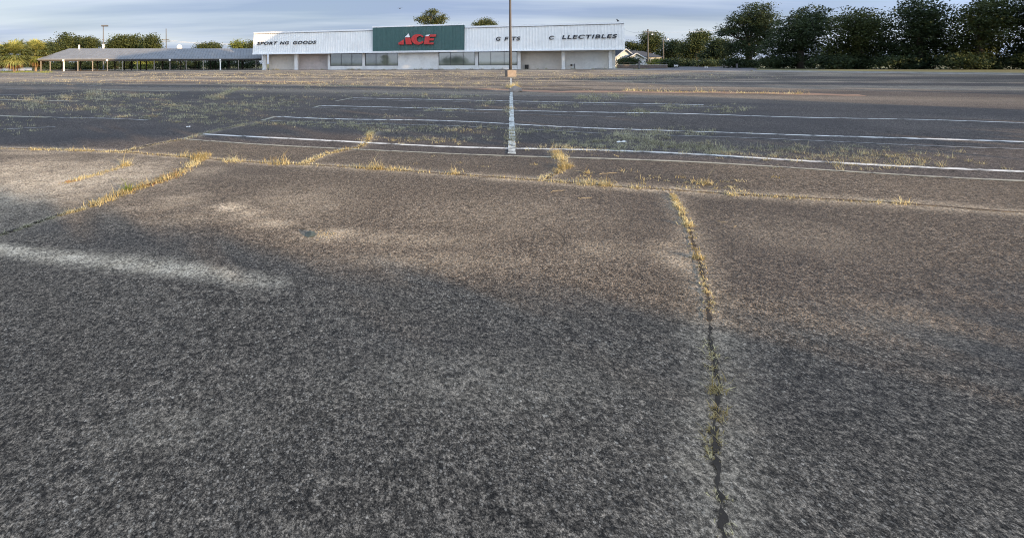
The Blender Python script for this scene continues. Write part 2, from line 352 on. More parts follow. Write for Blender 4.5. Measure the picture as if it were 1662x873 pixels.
def asphalt(name):
    m = bpy.data.materials.new(name); m.use_nodes = True; t = m.node_tree; b = t.nodes['Principled BSDF']; L = t.links.new
    g = N(t, 'ShaderNodeNewGeometry'); at_ = N(t, 'ShaderNodeAttribute', attribute_name='wear')
    gm = N(t, 'ShaderNodeMapping'); gm.inputs['Scale'].default_value = (1, .85, 1); L(g.outputs['Position'], gm.inputs['Vector'])
    sp = N(t, 'ShaderNodeSeparateColor'); L(at_.outputs['Color'], sp.inputs[0])
    def noise(sc, det=5, ro=.6):
        n = N(t, 'ShaderNodeTexNoise'); n.inputs['Scale'].default_value = sc; n.inputs['Detail'].default_value = det; n.inputs['Roughness'].default_value = ro
        L(gm.outputs[0] if sc > 10 else g.outputs['Position'], n.inputs['Vector']); return n.outputs['Fac']
    def ramp(src, p0, c0, p1, c1):
        r = N(t, 'ShaderNodeValToRGB'); r.color_ramp.elements[0].position = p0; r.color_ramp.elements[1].position = p1
        r.color_ramp.elements[0].color = (*c0, 1); r.color_ramp.elements[1].color = (*c1, 1); L(src, r.inputs[0]); return r.outputs[0]
    def mixc(f, a, b_, mode='MIX'):
        x = N(t, 'ShaderNodeMix', data_type='RGBA', blend_type=mode)
        for s_, v in ((0, f), (6, a), (7, b_)):
            if isinstance(v, (int, float)): x.inputs[s_].default_value = v
            elif isinstance(v, tuple): x.inputs[s_].default_value = (*v, 1)
            else: L(v, x.inputs[s_])
        return x.outputs[2]
    def mth(op, a, b_=0.0):
        x = N(t, 'ShaderNodeMath', operation=op)
        for i, v in enumerate((a, b_)):
            if isinstance(v, (int, float)): x.inputs[i].default_value = v
            else: L(v, x.inputs[i])
        return x.outputs[0]
    v = N(t, 'ShaderNodeTexVoronoi'); v.inputs['Scale'].default_value = 85; L(g.outputs['Position'], v.inputs['Vector'])
    sep_ = N(t, 'ShaderNodeSeparateColor'); L(v.outputs['Color'], sep_.inputs[0])
    patch = noise(.7, 6); fine = noise(7, 5, .7)
    smooth = ramp(patch, .3, (.048, .0425, .0405), .72, (.076, .068, .064))
    coarse = ramp(patch, .3, (.078, .066, .053), .72, (.118, .099, .078))
    base = mixc(sp.outputs[1], smooth, coarse)
    # stones of the aggregate: pale tan, grey and dark ones set in the darker binder
    def stones(scale, lo, hi, thr, amt):
        vv = N(t, 'ShaderNodeTexVoronoi'); vv.inputs['Scale'].default_value = scale; vv.inputs['Randomness'].default_value = 1
        wn = N(t, 'ShaderNodeTexNoise'); wn.inputs['Scale'].default_value = scale*.9; wn.inputs['Detail'].default_value = 2; L(g.outputs['Position'], wn.inputs['Vector'])
        vm = N(t, 'ShaderNodeVectorMath', operation='MULTIPLY_ADD'); vm.inputs[1].default_value = (.7/scale,)*3; L(wn.outputs['Color'], vm.inputs[0]); L(gm.outputs[0], vm.inputs[2]); L(vm.outputs[0], vv.inputs['Vector'])
        sc_ = N(t, 'ShaderNodeSeparateColor'); L(vv.outputs['Color'], sc_.inputs[0])
        body = ramp(vv.outputs['Distance'], lo, (1,)*3, hi, (0,)*3); pick = ramp(sc_.outputs[2], thr, (0,)*3, thr+.05, (1,)*3)
        tone = ramp(sc_.outputs[0], .1, (.045, .040, .034), .95, (.40, .335, .26))
        return mth('MULTIPLY', mth('MULTIPLY', body, pick), amt), tone
    grain, grain2, grain3 = noise(20, 3, .7), noise(62, 3, .75), noise(170, 4, .8)
    for gn_, lo_, hi_ in ((grain, .64, 1.36), (grain2, .52, 1.52), (grain3, .40, 1.7)):
        base = mixc(1.0, base, ramp(gn_, .40, (lo_, lo_*.985, lo_*.97), .60, (hi_, hi_*.985, hi_*.96)), 'MULTIPLY')
    gsum = mth('ADD', mth('MULTIPLY', grain, .4), mth('MULTIPLY', grain2, .35))
    wearfac = mth('MULTIPLY', mth('ADD', mth('MULTIPLY', sp.outputs[1], .62), .30), ramp(fine, .3, (.55,)*3, .7, (1,)*3))
    mA, tA = stones(80, .30, .44, .45, wearfac); mB, tB = stones(175, .30, .46, .35, mth('MULTIPLY', wearfac, .8))
    mC, tC = stones(52, .18, .30, .80, mth('MULTIPLY', wearfac, .85))
    base = mixc(mB, base, tB); base = mixc(mA, base, tA); base = mixc(mC, base, mixc(.6, tC, (.56, .49, .385)))
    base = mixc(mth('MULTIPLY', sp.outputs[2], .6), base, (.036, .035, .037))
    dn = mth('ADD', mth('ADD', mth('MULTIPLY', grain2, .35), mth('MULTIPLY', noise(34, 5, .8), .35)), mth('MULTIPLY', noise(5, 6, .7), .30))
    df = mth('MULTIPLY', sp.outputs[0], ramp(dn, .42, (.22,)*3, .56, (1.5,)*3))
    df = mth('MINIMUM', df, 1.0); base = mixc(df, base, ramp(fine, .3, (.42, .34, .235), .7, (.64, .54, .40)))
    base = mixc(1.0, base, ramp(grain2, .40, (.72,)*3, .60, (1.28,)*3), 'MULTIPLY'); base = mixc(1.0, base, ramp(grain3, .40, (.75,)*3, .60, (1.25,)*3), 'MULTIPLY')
    L(base, b.inputs['Base Color']); b.inputs['Roughness'].default_value = .93; b.inputs['Specular IOR Level'].default_value = .25
    # hairline cracks wandering over the slab, open in some stretches only
    cn = N(t, 'ShaderNodeTexNoise'); cn.inputs['Scale'].default_value = 1.6; cn.inputs['Detail'].default_value = 5; L(g.outputs['Position'], cn.inputs['Vector'])
    cm = N(t, 'ShaderNodeVectorMath', operation='MULTIPLY_ADD'); cm.inputs[1].default_value = (.55, .55, 0); L(cn.outputs['Color'], cm.inputs[0]); L(g.outputs['Position'], cm.inputs[2])
    cv = N(t, 'ShaderNodeTexVoronoi', feature='DISTANCE_TO_EDGE', voronoi_dimensions='2D'); cv.inputs['Scale'].default_value = .62; L(cm.outputs[0], cv.inputs['Vector'])
    crk = mth('MULTIPLY', ramp(cv.outputs['Distance'], .003, (1,)*3, .009, (0,)*3), ramp(noise(.9, 3), .50, (0,)*3, .56, (1,)*3))
    crkd = mixc(mth('MULTIPLY', crk, mth('SUBTRACT', .85, mth('MULTIPLY', sp.outputs[1], .45))), b.inputs['Base Color'].links[0].from_socket, (.022, .019, .016)); L(crkd, b.inputs['Base Color'])
    h = mth('ADD', mth('ADD', mth('MULTIPLY', mA, 1.0), mth('MULTIPLY', mB, .6)), mth('ADD', mth('MULTIPLY', fine, 1.0), mth('MULTIPLY', gsum, mth('ADD', mth('MULTIPLY', sp.outputs[1], 2.2), 1.2))))
    bp = N(t, 'ShaderNodeBump'); bp.inputs['Strength'].default_value = .8; bp.inputs['Distance'].default_value = .010
    L(h, bp.inputs['Height']); L(bp.outputs[0], b.inputs['Normal'])
    return m
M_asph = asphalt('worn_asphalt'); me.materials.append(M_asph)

def worn_paint(name, paint, keep, sc=9):
    m = mat(name, paint, .8, .08, 6); t = m.node_tree; b = t.nodes['Principled BSDF']
    old = b.inputs['Base Color'].links[0].from_socket
    g = N(t, 'ShaderNodeNewGeometry'); n = N(t, 'ShaderNodeTexNoise'); n.inputs['Scale'].default_value = sc; n.inputs['Detail'].default_value = 7; n.inputs['Roughness'].default_value = .75
    t.links.new(g.outputs['Position'], n.inputs['Vector'])
    r = N(t, 'ShaderNodeValToRGB'); r.color_ramp.elements[0].position = 1-keep-.06; r.color_ramp.elements[1].position = 1-keep+.06
    t.links.new(n.outputs['Fac'], r.inputs[0])
    x = N(t, 'ShaderNodeMix', data_type='RGBA'); x.inputs[6].default_value = (.075, .070, .066, 1)
    t.links.new(r.outputs[0], x.inputs[0]); t.links.new(old, x.inputs[7]); t.links.new(x.outputs[2], b.inputs['Base Color'])
    return m
M_paint = worn_paint('white_road_paint', (.62, .61, .57), .55, 4)
M_faded = worn_paint('faded_road_paint', (.33, .31, .24), .56)
M_faint = worn_paint('faint_road_paint', (.26, .25, .23), .50, 5)
M_peel = worn_paint('peeling_divider_paint', (.52, .54, .50), .54, 5)

# terrain beyond the lot
def grass_ground():
    m = mat('verge_grass', (.125, .125, .05), .95, .35, .25, stain=(.24, .20, .11), stain_s=.08, stain_amt=.7); return m
mb = MB(); mb.add([(-2500, -2500, -.05), (2500, -2500, -.05), (2500, 2500, -.05), (-2500, 2500, -.05)], [(0, 1, 2, 3)])
tag(mb.build('ground', grass_ground()), kind='structure')

def ribbon(name, pts, width, m, dz=.004, jit=0.0, seed=1, sub=.25):
    r = random.Random(seed); P = []
    for (x0, y0), (x1, y1) in zip(pts[:-1], pts[1:]):
        n = max(1, int(math.hypot(x1-x0, y1-y0)/sub))
        P += [(x0+(x1-x0)*i/n, y0+(y1-y0)*i/n) for i in range(n)]
    P.append(pts[-1]); mb = MB(); vs = []
    for i, (x, y) in enumerate(P):
        x0, y0 = P[max(0, i-1)]; x1, y1 = P[min(len(P)-1, i+1)]
        L = math.hypot(x1-x0, y1-y0) or 1; nx_, ny_ = -(y1-y0)/L, (x1-x0)/L
        wv = width/2*(1+jit*r.uniform(-1, 1)); o = jit*width*.5*r.uniform(-1, 1)
        for sgn in (-1, 1):
            a = x+nx_*(sgn*wv+o); b = y+ny_*(sgn*wv+o); vs.append((a, b, gz(a, b)+dz))
    mb.add(vs, [(2*i, 2*i+2, 2*i+3, 2*i+1) for i in range(len(P)-1)])
    return tag(mb.build(name, m), kind='structure')
# parking stall lines of the right-hand block, and the peeling divider that runs to the lamp post
def line(p0, p1, wd, m, name='parking_line'): ribbon(name, G(p0, p1), wd, m, dz=.005)
line((330, 219), (1700, 279), .115, M_paint); line((447, 189), (1700, 233.5), .12, M_paint)
line((520, 172), (1700, 200), .13, M_paint); line((572, 159.5), (1142, 170.7), .14, M_paint)
line((607, 152), (1050, 158.8), .16, M_faint); line((631, 145.3), (830, 148), .22, M_faint)
line((668, 138.5), (800, 139.5), .2, M_faint)
line((297, 228), (1700, 294), .08, M_faded); line((425, 195), (1700, 243), .08, M_faint)
line((508, 175.5), (1000, 190), .08, M_faint); line((572, 162.5), (1165, 174.5), .12, M_faint)
for a, b in (((297, 228), (330, 219)), ((425, 195), (447, 189)), ((508, 175.5), (520, 172)), ((545, 164.5), (572, 159.5)), ((60, 152.5), (125, 148))): line(a, b, .10, M_faded)
line((-120, 183.5), (80, 191), .18, M_faded); line((80, 191), (240, 196.5), .13, M_faint); line((-80, 160), (128, 165), .20, M_faded)
line((8, 144.8), (85, 145.6), .22, M_faint); line((145, 140), (240, 141.2), .25, M_faint); line((168, 146.2), (306, 148.6), .22, M_faded); line((-50, 155), (60, 154), .2, M_faint)
line((85, 139.5), (160, 139.8), .2, M_faint); line((250, 141), (365, 142.5), .2, M_faint); line((0, 209), (90, 205.5), .10, M_faint)
line((-60, 119.3), (80, 119.6), 1.6, M_kerb, 'lot_edge_strip'); line((-60, 127), (140, 126.8), 1.0, M_faint, 'lot_edge_strip')
ribbon('divider_line', G((829.3, 127), (831.3, 250)), .105, M_peel, .009, .12, 4)
# joints, cracks and the clay-filled seam across the middle of the lot
ribbon('pavement_joint', JOINT, .035, M_soil, .004, .5, 3, .08)
for i, (k, p) in enumerate(CRACKS.items()): ribbon('pavement_crack', p, .011 if k == 'right' else .03, M_crack, .0065, 1.1, 20+i, .022)
SEAM = G((780, 144.5), (840, 147.5), (900, 149.5), (1000, 149), (1090, 150.5), (1165, 150.5), (1260, 152), (1400, 155))
ribbon('clay_seam', SEAM, 1.3, M_redsoil, .004, .25, 9, .5)
ribbon('clay_seam', G((820, 141.2), (900, 141.5), (960, 144)), .45, M_soil, .008, .3, 10, .5)
ribbon('clay_seam', G((190, 131), (300, 131.5), (400, 132.5), (520, 134.2)), 1.2, M_redsoil, .004, .4, 12, .8)
ribbon('pavement_crack', G((355, 156), (372, 149), (392, 144.5)), .12, M_soil, .004, .5, 14, .2)
ribbon('pavement_crack', G((508, 143), (530, 140)), .14, M_soil, .004, .5, 15, .2)

# ------------------------------------------------------------------ shop building (u along the front, n outwards, z up)
UX, NX = Vector((.9506, -.3104, 0)), Vector((-.3104, -.9506, 0))
O_ = at(600, 103, 96.0); O_.z = 0
FR = Matrix(((UX.x, NX.x, 0, O_.x), (UX.y, NX.y, 0, O_.y), (0, 0, 1, 0), (0, 0, 0, 1)))
FRI = FR.inverted()
def pl(px, py, n=0.0):
    x, z = ray(px, py); d = Vector((x, 1, z)); o = FRI @ Vector((0, 0, EYE)); dl = FRI.to_3x3() @ d
    k = (n-o.y)/dl.y; p = o+dl*k; return p.x, p.z
U = lambda px, n=0.0: pl(px, 103, n)[0]
shop = empty('store_building', tuple(O_), math.atan2(UX.y, UX.x))
# the empty's own axes: x = along front, y = into the building (minus n)
LM = Matrix(((1, 0, 0, 0), (0, -1, 0, 0), (0, 0, 1, 0), (0, 0, 0, 1)))
tag(shop, 'long closed hardware store with white ribbed metal fascia and green centre panel', 'store')
ZB = .5*(pl(409, 88.4, .9)[1]+pl(1014.6, 78.2, .9)[1]); ZT = .5*(pl(414.3, 55.3, .3)[1]+pl(1011.6, 38.6, .3)[1])
uL, uR = .5*(U(409, .9)+U(414.3, .3)), .5*(U(1014.6, .9)+U(1011.6, .3))
GU0, GU1 = U(605.5, .9), U(753.7, .9); GZ0 = pl(680, 82.6, 1.1)[1]; GZ1 = pl(680, 43.2, 1.1)[1]
ZG = 3.0
ZW0 = .5*(pl(540, 107.6)[1]+pl(830, 106.3)[1]); ZW1 = ZB-.02
print('FACADE', ZB, ZT, uL, uR, GU0, GU1, GZ0, GZ1, ZW0)
def fbox(mb, u0, u1, n0, n1, z0, z1, mi=0): return mb.box(u0, u1, -n1, -n0, z0, z1, None, mi)
def ribbed(u0, u1, nb, zb, nt_, zt, pitch=.52, depth=.045):
    mb = MB(); vs = []; fs = []; u = u0; prof = []
    while u < u1:
        for du, dn in ((0, 0), (.30, 0), (.34, depth), (.48, depth)): 
            if u+du < u1: prof.append((u+du, dn))
        u += pitch
    prof.append((u1, 0))
    for (a, dn) in prof: vs += [(a, -(nb+dn), zb), (a, -(nt_+dn), zt)]
    mb.add(vs, [(2*i, 2*i+2, 2*i+3, 2*i+1) for i in range(len(prof)-1)])
    return mb
# fascia: three lengths, the green one boxed out and taller
ribbed(uL, GU0-.02, .9, ZB, .3, ZT).build('fascia_panel', M_white, shop)['label'] = 'white ribbed fascia at the left'
ribbed(GU1+.02, uR, .9, ZB, .3, ZT).build('fascia_panel', M_white, shop)['label'] = 'white ribbed fascia at the right'
ribbed(GU0, GU1, 1.12, GZ0, 1.0, GZ1, .5, .06).build('sign_panel', M_green, shop)['label'] = 'dark green ribbed centre panel'
mb = MB(); mb.add([(GU0, -1.0, GZ1), (GU0, -1.12, GZ0), (GU0, 0, GZ0), (GU0, 0, GZ1)], [(0, 1, 2, 3)]); mb.add([(GU1, -1.0, GZ1), (GU1, -1.12, GZ0), (GU1, 0, GZ0), (GU1, 0, GZ1)], [(3, 2, 1, 0)])
mb.add([(GU0, -1.0, GZ1-.01), (GU1, -1.0, GZ1-.01), (GU1, .5, GZ1-.01), (GU0, .5, GZ1-.01)], [(0, 1, 2, 3)]); mb.build('panel_return', M_green, shop)
mb = MB(); fbox(mb, GU0-.05, GU1+.02, .9, 1.1, GZ1, GZ1+.26); mb.build('sign_cap', M_trim, shop)
for a, b in ((uL-.05, GU0-.06), (GU1+.04, uR+.05)):
    mb = MB(); fbox(mb, a, b, -.1, .42, ZT+.002, ZT+.30); mb.build('roof_cap', M_trim, shop)
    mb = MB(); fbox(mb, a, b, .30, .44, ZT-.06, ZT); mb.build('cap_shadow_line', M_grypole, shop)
mb = MB(); fbox(mb, uL, uR, .78, 1.16, ZB-.20, ZB-.003); mb.build('eave_trim', M_trim, shop)
mb = MB(); fbox(mb, GU0-.1, GU1+.1, .9, 1.22, ZB+.002, GZ0-.004); mb.build('panel_ledge', M_trim, shop)
# fascia ends (bevelled cheek), soffit, flat roof, body
for u, lab in ((uL, 'l'), (uR, 'r')):
    sg = -1 if lab == 'l' else 1
    mb = MB(); M_ = Matrix(((0, 0, sg, u), (1, 0, 0, 0), (0, 1, 0, 0), (0, 0, 0, 1)))
    mb.prism([(-.9, ZB), (2.2, ZB), (2.2, ZT), (-.3, ZT)], .08, M_); mb.build('fascia_end', M_white, shop)
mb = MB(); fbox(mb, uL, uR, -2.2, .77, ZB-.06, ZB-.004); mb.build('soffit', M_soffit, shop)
mb = MB(); fbox(mb, uL+.1, uR-.1, -36, -.12, ZT-.55, ZT-.4); mb.build('roof', M_roofing, shop)
eU0, eU1 = U(436.5, -1.9), U(998.8, -1.9)
for u0, u1 in ((eU0, eU0+.25), (eU1-.25, eU1)):
    mb = MB(); fbox(mb, u0, u1, -35.8, -2.16, 0, ZT-.56); mb.build('side_wall', M_stucco, shop)
mb = MB(); fbox(mb, eU0+.26, eU1-.26, -35.8, -35.5, 0, ZT-.56); mb.build('back_wall', M_tanwall, shop)
mb = MB(); fbox(mb, eU0+.26, eU1-.26, -2.4, -2.2, ZB-.05, ZT-.56); mb.build('upper_wall', M_tanwall, shop)
# recessed bays left and right
wl = U(533), U(842.5)
for a, b, m_, lb in ((eU0, U(481, -1.9), M_tanwall, 'grey tan recessed wall'), (U(481, -1.9)+.003, wl[0]-.02, M_redtan, 'pinkish recessed wall'),
                     (wl[1]+.02, U(915, -1.9), M_tanwall, 'grey recessed wall'), (U(915, -1.9)+.003, eU1, M_stucco, 'pale recessed wall')):
    mb = MB(); fbox(mb, a, b, -2.15, -1.9, 0, ZB-.065); o = mb.build('recessed_wall', m_, shop); o['label'] = lb
mb = MB()
for u in (U(465, -1.9),): fbox(mb, u-.03, u+.03, -1.895, -1.86, 0, ZB-.3)
mb.build('downpipe', M_tanwall, shop)
for px0, px1 in ((425.9, 431.3), (477.8, 483), (911.6, 917), (988, 993.6)):
    mb = MB(); u0, u1 = U(px0), U(px1); fbox(mb, u0, u1, -.55, 0, 0, ZB-.205); fbox(mb, u0-.04, u1+.04, -.59, .04, 0, .18); mb.build('column', M_stucco, shop)
# glazed centre: stucco base wall, pilasters, closed centre panel, window units
for px0, px1 in ((532, 535.8), (588, 592.2), (771.3, 776), (839.8, 845)):
    mb = MB(); fbox(mb, U(px0), U(px1), -.5, .02, 0, ZB-.205); mb.build('pilaster', M_stucco, shop)
mb = MB(); fbox(mb, U(646.2), U(711.8), -.5, .03, 0, ZB-.205); mb.build('centre_wall', M_stucco, shop)
for a, b, mulls in ((536, 588, (553.4, 570.7)), (592.4, 646, (610, 628)), (712, 771.1, (731.4, 751.7)), (776.2, 839.6, (796.5, 818.3))):
    u0, u1 = U(a)+.01, U(b)-.01
    mb = MB(); fbox(mb, u0, u1, -.42, -.02, 0, ZW0-.004); mb.build('base_wall', M_stucco, shop)
    wn = MB(); fbox(wn, u0, u1, -.2, -.08, ZW0, ZW0+.09); fbox(wn, u0, u1, -.2, -.08, ZB-.30, ZB-.21)
    for u in [u0+.04]+[U(m_) for m_ in mulls]+[u1-.04]: fbox(wn, u-.04, u+.04, -.2, -.085, ZW0+.09, ZB-.30)
    f = wn.build('window', M_dark, shop)
    mb = MB(); mb.add([(u0, .15, ZW0+.05), (u1, .15, ZW0+.05), (u1, .15, ZB-.25), (u0, .15, ZB-.25)], [(0, 1, 2, 3)]); mb.build('pane', M_glass, f)
# lettering
def text_mesh(txt, shear=.2, extr=.05, off=.022):
    cu = bpy.data.curves.new('lettering', 'FONT'); cu.body = txt; cu.size = 1; cu.shear = shear; cu.extrude = extr; cu.offset = off; cu.space_character = 1.16
    o = bpy.data.objects.new('lettering', cu); C.objects.link(o)
    dg = bpy.context.evaluated_depsgraph_get(); m = bpy.data.meshes.new_from_object(o.evaluated_get(dg)); bpy.data.objects.remove(o); return m
def letters(txt, p_left, p_right):                   # p = (px, top, bottom): first and last letter as they sit on the fascia
    m = text_mesh(txt); n = len(m.vertices); co = np.empty(n*3, np.float32); m.vertices.foreach_get('co', co); co = co.reshape(-1, 3)
    mn, mx_ = co.min(0), co.max(0)
    NL = .86
    u0, zt0 = pl(p_left[0], p_left[1], NL); _, zb0 = pl(p_left[0], p_left[2], NL); u1, zt1 = pl(p_right[0], p_right[1], NL); _, zb1 = pl(p_right[0], p_right[2], NL)
    zb, zt = .5*(zb0+zb1), .5*(zt0+zt1)
    fx = (co[:, 0]-mn[0])/(mx_[0]-mn[0]); fy = (co[:, 1]-mn[1])/(mx_[1]-mn[1])
    out = np.empty_like(co); out[:, 0] = u0+(u1-u0)*fx; out[:, 2] = zb+(zt-zb)*fy
    nface = .9-(out[:, 2]-ZB)/(ZT-ZB)*.6
    out[:, 1] = -(nface+.14+co[:, 2]*1.0)
    m.vertices.foreach_set('co', out.ravel()); m.update(); m.materials.clear(); m.materials.append(M_black)
    o = bpy.data.objects.new('lettering', m); C.objects.link(o); o.parent = shop; o['label'] = 'black letters reading ' + txt.replace('  ', ' ')
letters('SPORT', (416.8, 68.4, 73.3), (449.6, 67.7, 72.8)); letters('NG', (454, 67.6, 72.7), (468.6, 67.3, 72.3)); letters('GOODS', (475, 67.1, 72.3), (512.8, 66.3, 71.7))
letters('G', (804.8, 60.3, 66.6), (812.6, 60.3, 66.6)); letters('F', (818.4, 60.3, 66.6), (825.4, 60.3, 66.5)); letters('TS', (830.5, 60, 66.3), (844.6, 59.8, 66))
letters('C', (891, 58.6, 64.6), (899.6, 58.5, 64.5)); letters('LLECTIBLES', (912, 57.7, 64.0), (1002, 55.6, 62.0))
# the red logo, letter by letter, measured on the panel
def lg(pts): return [pl(640+x/20.8, 45+y/20.8, 1.3) for x, y in pts]
LOGO = Matrix(((1, 0, 0, 0), (0, 0, -1, -1.20), (0, 1, 0, 0), (0, 0, 0, 1)))
def logo_part(name, polys, mats, h=.30, lab=None):
    mb = MB()
    for p in polys: mb.prism(p[::-1] if sum((p[i][0]*p[(i+1) % len(p)][1]-p[(i+1) % len(p)][0]*p[i][1]) for i in range(len(p))) < 0 else p, h, LOGO, 0, 1)
    o = mb.build(name, mats, shop)
    if lab: o['label'] = lab
def arc(cx, cy, rx, ry, a0, a1, n=22): return [(cx+rx*math.cos(rad(a0+(a1-a0)*i/n)), cy+ry*math.sin(rad(a0+(a1-a0)*i/n))) for i in range(n+1)]
red2 = [M_red, M_redside]
logo_part('logo_letter', [lg([(150, 580), (150, 520), (330, 400), (330, 580)]), lg([(372, 350), (545, 345), (605, 575), (398, 575)])], red2, lab='red letter A like a pencil')
logo_part('logo_tip', [lg([(360, 335), (490, 205), (542, 332)])], [M_trim, M_redside], lab='white pencil tip of the A')
outer = arc(805, 405, 225, 178, -35, -325); inner = arc(865, 400, 112, 100, -325, -35)
nseg = 14; cp = []
for i in range(nseg):
    a0, a1 = -32-(i/nseg)*296, -32-((i+1)/nseg)*296
    o0 = arc(805, 405, 225, 178, a0, a1, 3); i0 = arc(868, 398, 105, 100, a1, a0, 3); cp.append(lg(o0+i0))
logo_part('logo_letter', cp, red2, lab='red letter C')
logo_part('logo_letter', [lg([(1000, 570), (1050, 305), (1210, 300), (1180, 570)]), lg([(1212, 240), (1425, 238), (1405, 318), (1200, 318)]), lg([(1200, 372), (1352, 372), (1335, 442), (1190, 442)]), lg([(1186, 512), (1345, 512), (1325, 572), (1180, 572)])], red2, lab='red letter E')
logo_part('logo_tip', [lg([(1055, 302), (1075, 258), (1208, 240), (1160, 300)])], [M_trim, M_redside], lab='white corner of the E')

# ------------------------------------------------------------------ open shelter (carport)
D0, D1 = 98.0, 107.0
e0, e1 = at(60, 97, D0), at(424, 94.1, D1)
ax = Vector((e1.x-e0.x, e1.y-e0.y, 0)); LEN = ax.length; ax.normalize(); ay = Vector((-ax.y, ax.x, 0))
if ay.y < 0: ay = -ay
ZE = .5*(e0.z+e1.z); DEP = 15.0; HIP = 3.2; ZR = zat(250, 79.4, 103+DEP/2)
shel = empty('carport', (e0.x, e0.y, 0), math.atan2(ax.y, ax.x)); tag(shel, 'long low open shelter with hipped grey metal roof on thin posts', 'shelter')
rb = MB()
A, B, Cc, Dd, R0, R1 = (0, 0, ZE), (LEN, 0, ZE), (LEN, DEP, ZE), (0, DEP, ZE), (HIP, DEP/2, ZR), (LEN, DEP/2, ZR)
rb.add([A, B, R1, R0], [(0, 1, 2, 3)]); rb.add([Cc, Dd, R0, R1], [(0, 1, 2, 3)]); rb.add([Dd, A, R0], [(0, 1, 2)])
rb.add([(p[0], p[1], p[2]-.1) for p in (A, B, R1, R0)], [(3, 2, 1, 0)]); rb.add([(p[0], p[1], p[2]-.1) for p in (Cc, Dd, R0, R1)], [(3, 2, 1, 0)]); rb.add([(p[0], p[1], p[2]-.1) for p in (Dd, A, R0)], [(2, 1, 0)])
rf = rb.build('roof', M_galv, shel)
sm = MB()
k = 0.6
while k < LEN:                                        # standing seams running up the slope
    zt_ = ZR if k > HIP else ZE+(ZR-ZE)*k/HIP; yt = DEP/2 if k > HIP else DEP/2*k/HIP
    sm.add([(k-.025, .02, ZE+.01), (k+.025, .02, ZE+.01), (k+.025, yt, zt_+.012), (k-.025, yt, zt_+.012), (k, .02, ZE+.06), (k, yt, zt_+.06)], [(0, 4, 5, 3), (4, 1, 2, 5)])
    k += .61
sm.build('roof_seam', M_galv, rf)
mb = MB(); mb.box(0, LEN, -.06, -.003, ZE-.16, ZE+.02); mb.build('gutter', M_galv, shel)
mb = MB(); mb.box(.2, LEN, .1, .28, ZE-.46, ZE-.17); mb.build('eave_beam', M_dkwood, shel)
mb = MB(); mb.box(.2, LEN, DEP-.28, DEP-.1, ZE-.42, ZE-.12); mb.box(.2, .38, .28, DEP-.28, ZE-.42, ZE-.12); mb.build('eave_beam', M_dkwood, shel)
def upx(px):
    x = ray(px, 110)[0]; 
    k_ = (e0.x - x*e0.y)/(x*ax.y-ax.x); return k_
for i, px in enumerate((66, 81, 103, 126, 150, 174, 198.5, 222.6, 250, 275.7, 302, 330, 357.6, 387, 415.5)):
    u = min(upx(px), LEN-.15); wht = px in (103, 357.6); m_ = M_whitep if wht else M_post; hw = .12 if wht else .075
    mb = MB(); mb.box(u-hw, u+hw, .1, .1+2*hw, 0, ZE-.43); mb.build('post', m_, shel)
    if px in (103, 174, 275.7, 357.6):
        mb = MB(); mb.box(u-.17, u+.17, -.18, .09, ZE-.5, ZE-.17); mb.build('gutter_box', M_whitep, shel)
rr = random.Random(3)
for row in (DEP*.5, DEP-.2):
    for i in range(13):
        u = 2.0+i*(LEN-3)/12+rr.uniform(-.3, .3)
        mb = MB(); mb.box(u-.1, u+.1, row-.1, row+.1, 0, ZE-.43 if row > DEP*.6 else ZE+.9)
        if row < DEP*.6:
            mb.tube([(u, row, ZE-1.0), (u-.7, row, ZE-.2)], .06, 5); mb.tube([(u, row, ZE-1.0), (u+.7, row, ZE-.2)], .06, 5)
        mb.build('post', M_dkwood, shel)
mb = MB(); vx = upx(139)+ray(139, 80)[0]*DEP/2+.8; mb.tube([(vx, DEP/2-.5, ZR-.3), (vx, DEP/2-.5, ZR+.75)], .17, 8); mb.build('vent_pipe', M_whitep, rf)

# ------------------------------------------------------------------ poles and wires
lp = empty('light_pole', (*gd(828.7, 124.8), 0)); Dp = lp.location.y
tag(lp, 'tall plain brownish grey lamp post on a square concrete block between parking bays', 'lamp post')
bw = 14.6/F_PX*Dp/2; bh = 10.6/F_PX*Dp
mb = MB(); mb.prism([(-bw+.03, -bw), (bw-.03, -bw), (bw, -bw+.03), (bw, bw-.03), (bw-.03, bw), (-bw+.03, bw), (-bw, bw-.03), (-bw, -bw+.03)], bh, Matrix.Identity(4)); mb.build('base', M_conc, lp)
mb = MB(); mb.tube([(0, 0, bh+.04), (0, 0, 4), (0, 0, 9.6)], [.125, .105, .08], 14); mb.build('pole', M_pole, lp, True)
mb = MB(); mb.box(-.19, .19, -.19, .19, bh+.002, bh+.04); mb.build('base_plate', M_pole, lp)
for sx in (-1, 1):
    mb = MB(); mb.box(min(.08*sx, .5*sx), max(.08*sx, .5*sx), -.04, .04, 9.4, 9.48); mb.build('arm', M_pole, lp)
    mb = MB(); mb.box(min(.5*sx, 1.1*sx), max(.5*sx, 1.1*sx), -.2, .2, 9.34, 9.55); mb.build('lamp_head', M_pole, lp)
p0 = at(167.6, 42, 122); lp2 = empty('light_pole', (p0.x, 122, 0)); tag(lp2, 'slender grey lamp post rising behind the shelter roof', 'lamp post')
mb = MB(); mb.tube([(0, 0, 0), (0, 0, p0.z-.1)], [.16, .10], 8); mb.build('pole', M_grypole, lp2)
mb = MB(); mb.box(-.35, 1.1, -.3, .3, p0.z-.25, p0.z+.12); mb.build('lamp_head', M_grypole, lp2)
mb = MB(); mb.box(-.17, .17, -.18, .18, zat(167, 79.5, 122)-1.5, zat(167, 72, 122)); mb.build('pole_box', M_whitep, lp2)
p1 = at(269.6, 47, 170); up = empty('utility_pole', (p1.x, 170, 0)); tag(up, 'wooden utility pole with two crossarms behind the shelter roof', 'utility pole')
mb = MB(); mb.tube([(0, 0, 0), (0, 0, p1.z)], [.22, .12], 8); mb.build('pole', M_wood, up)
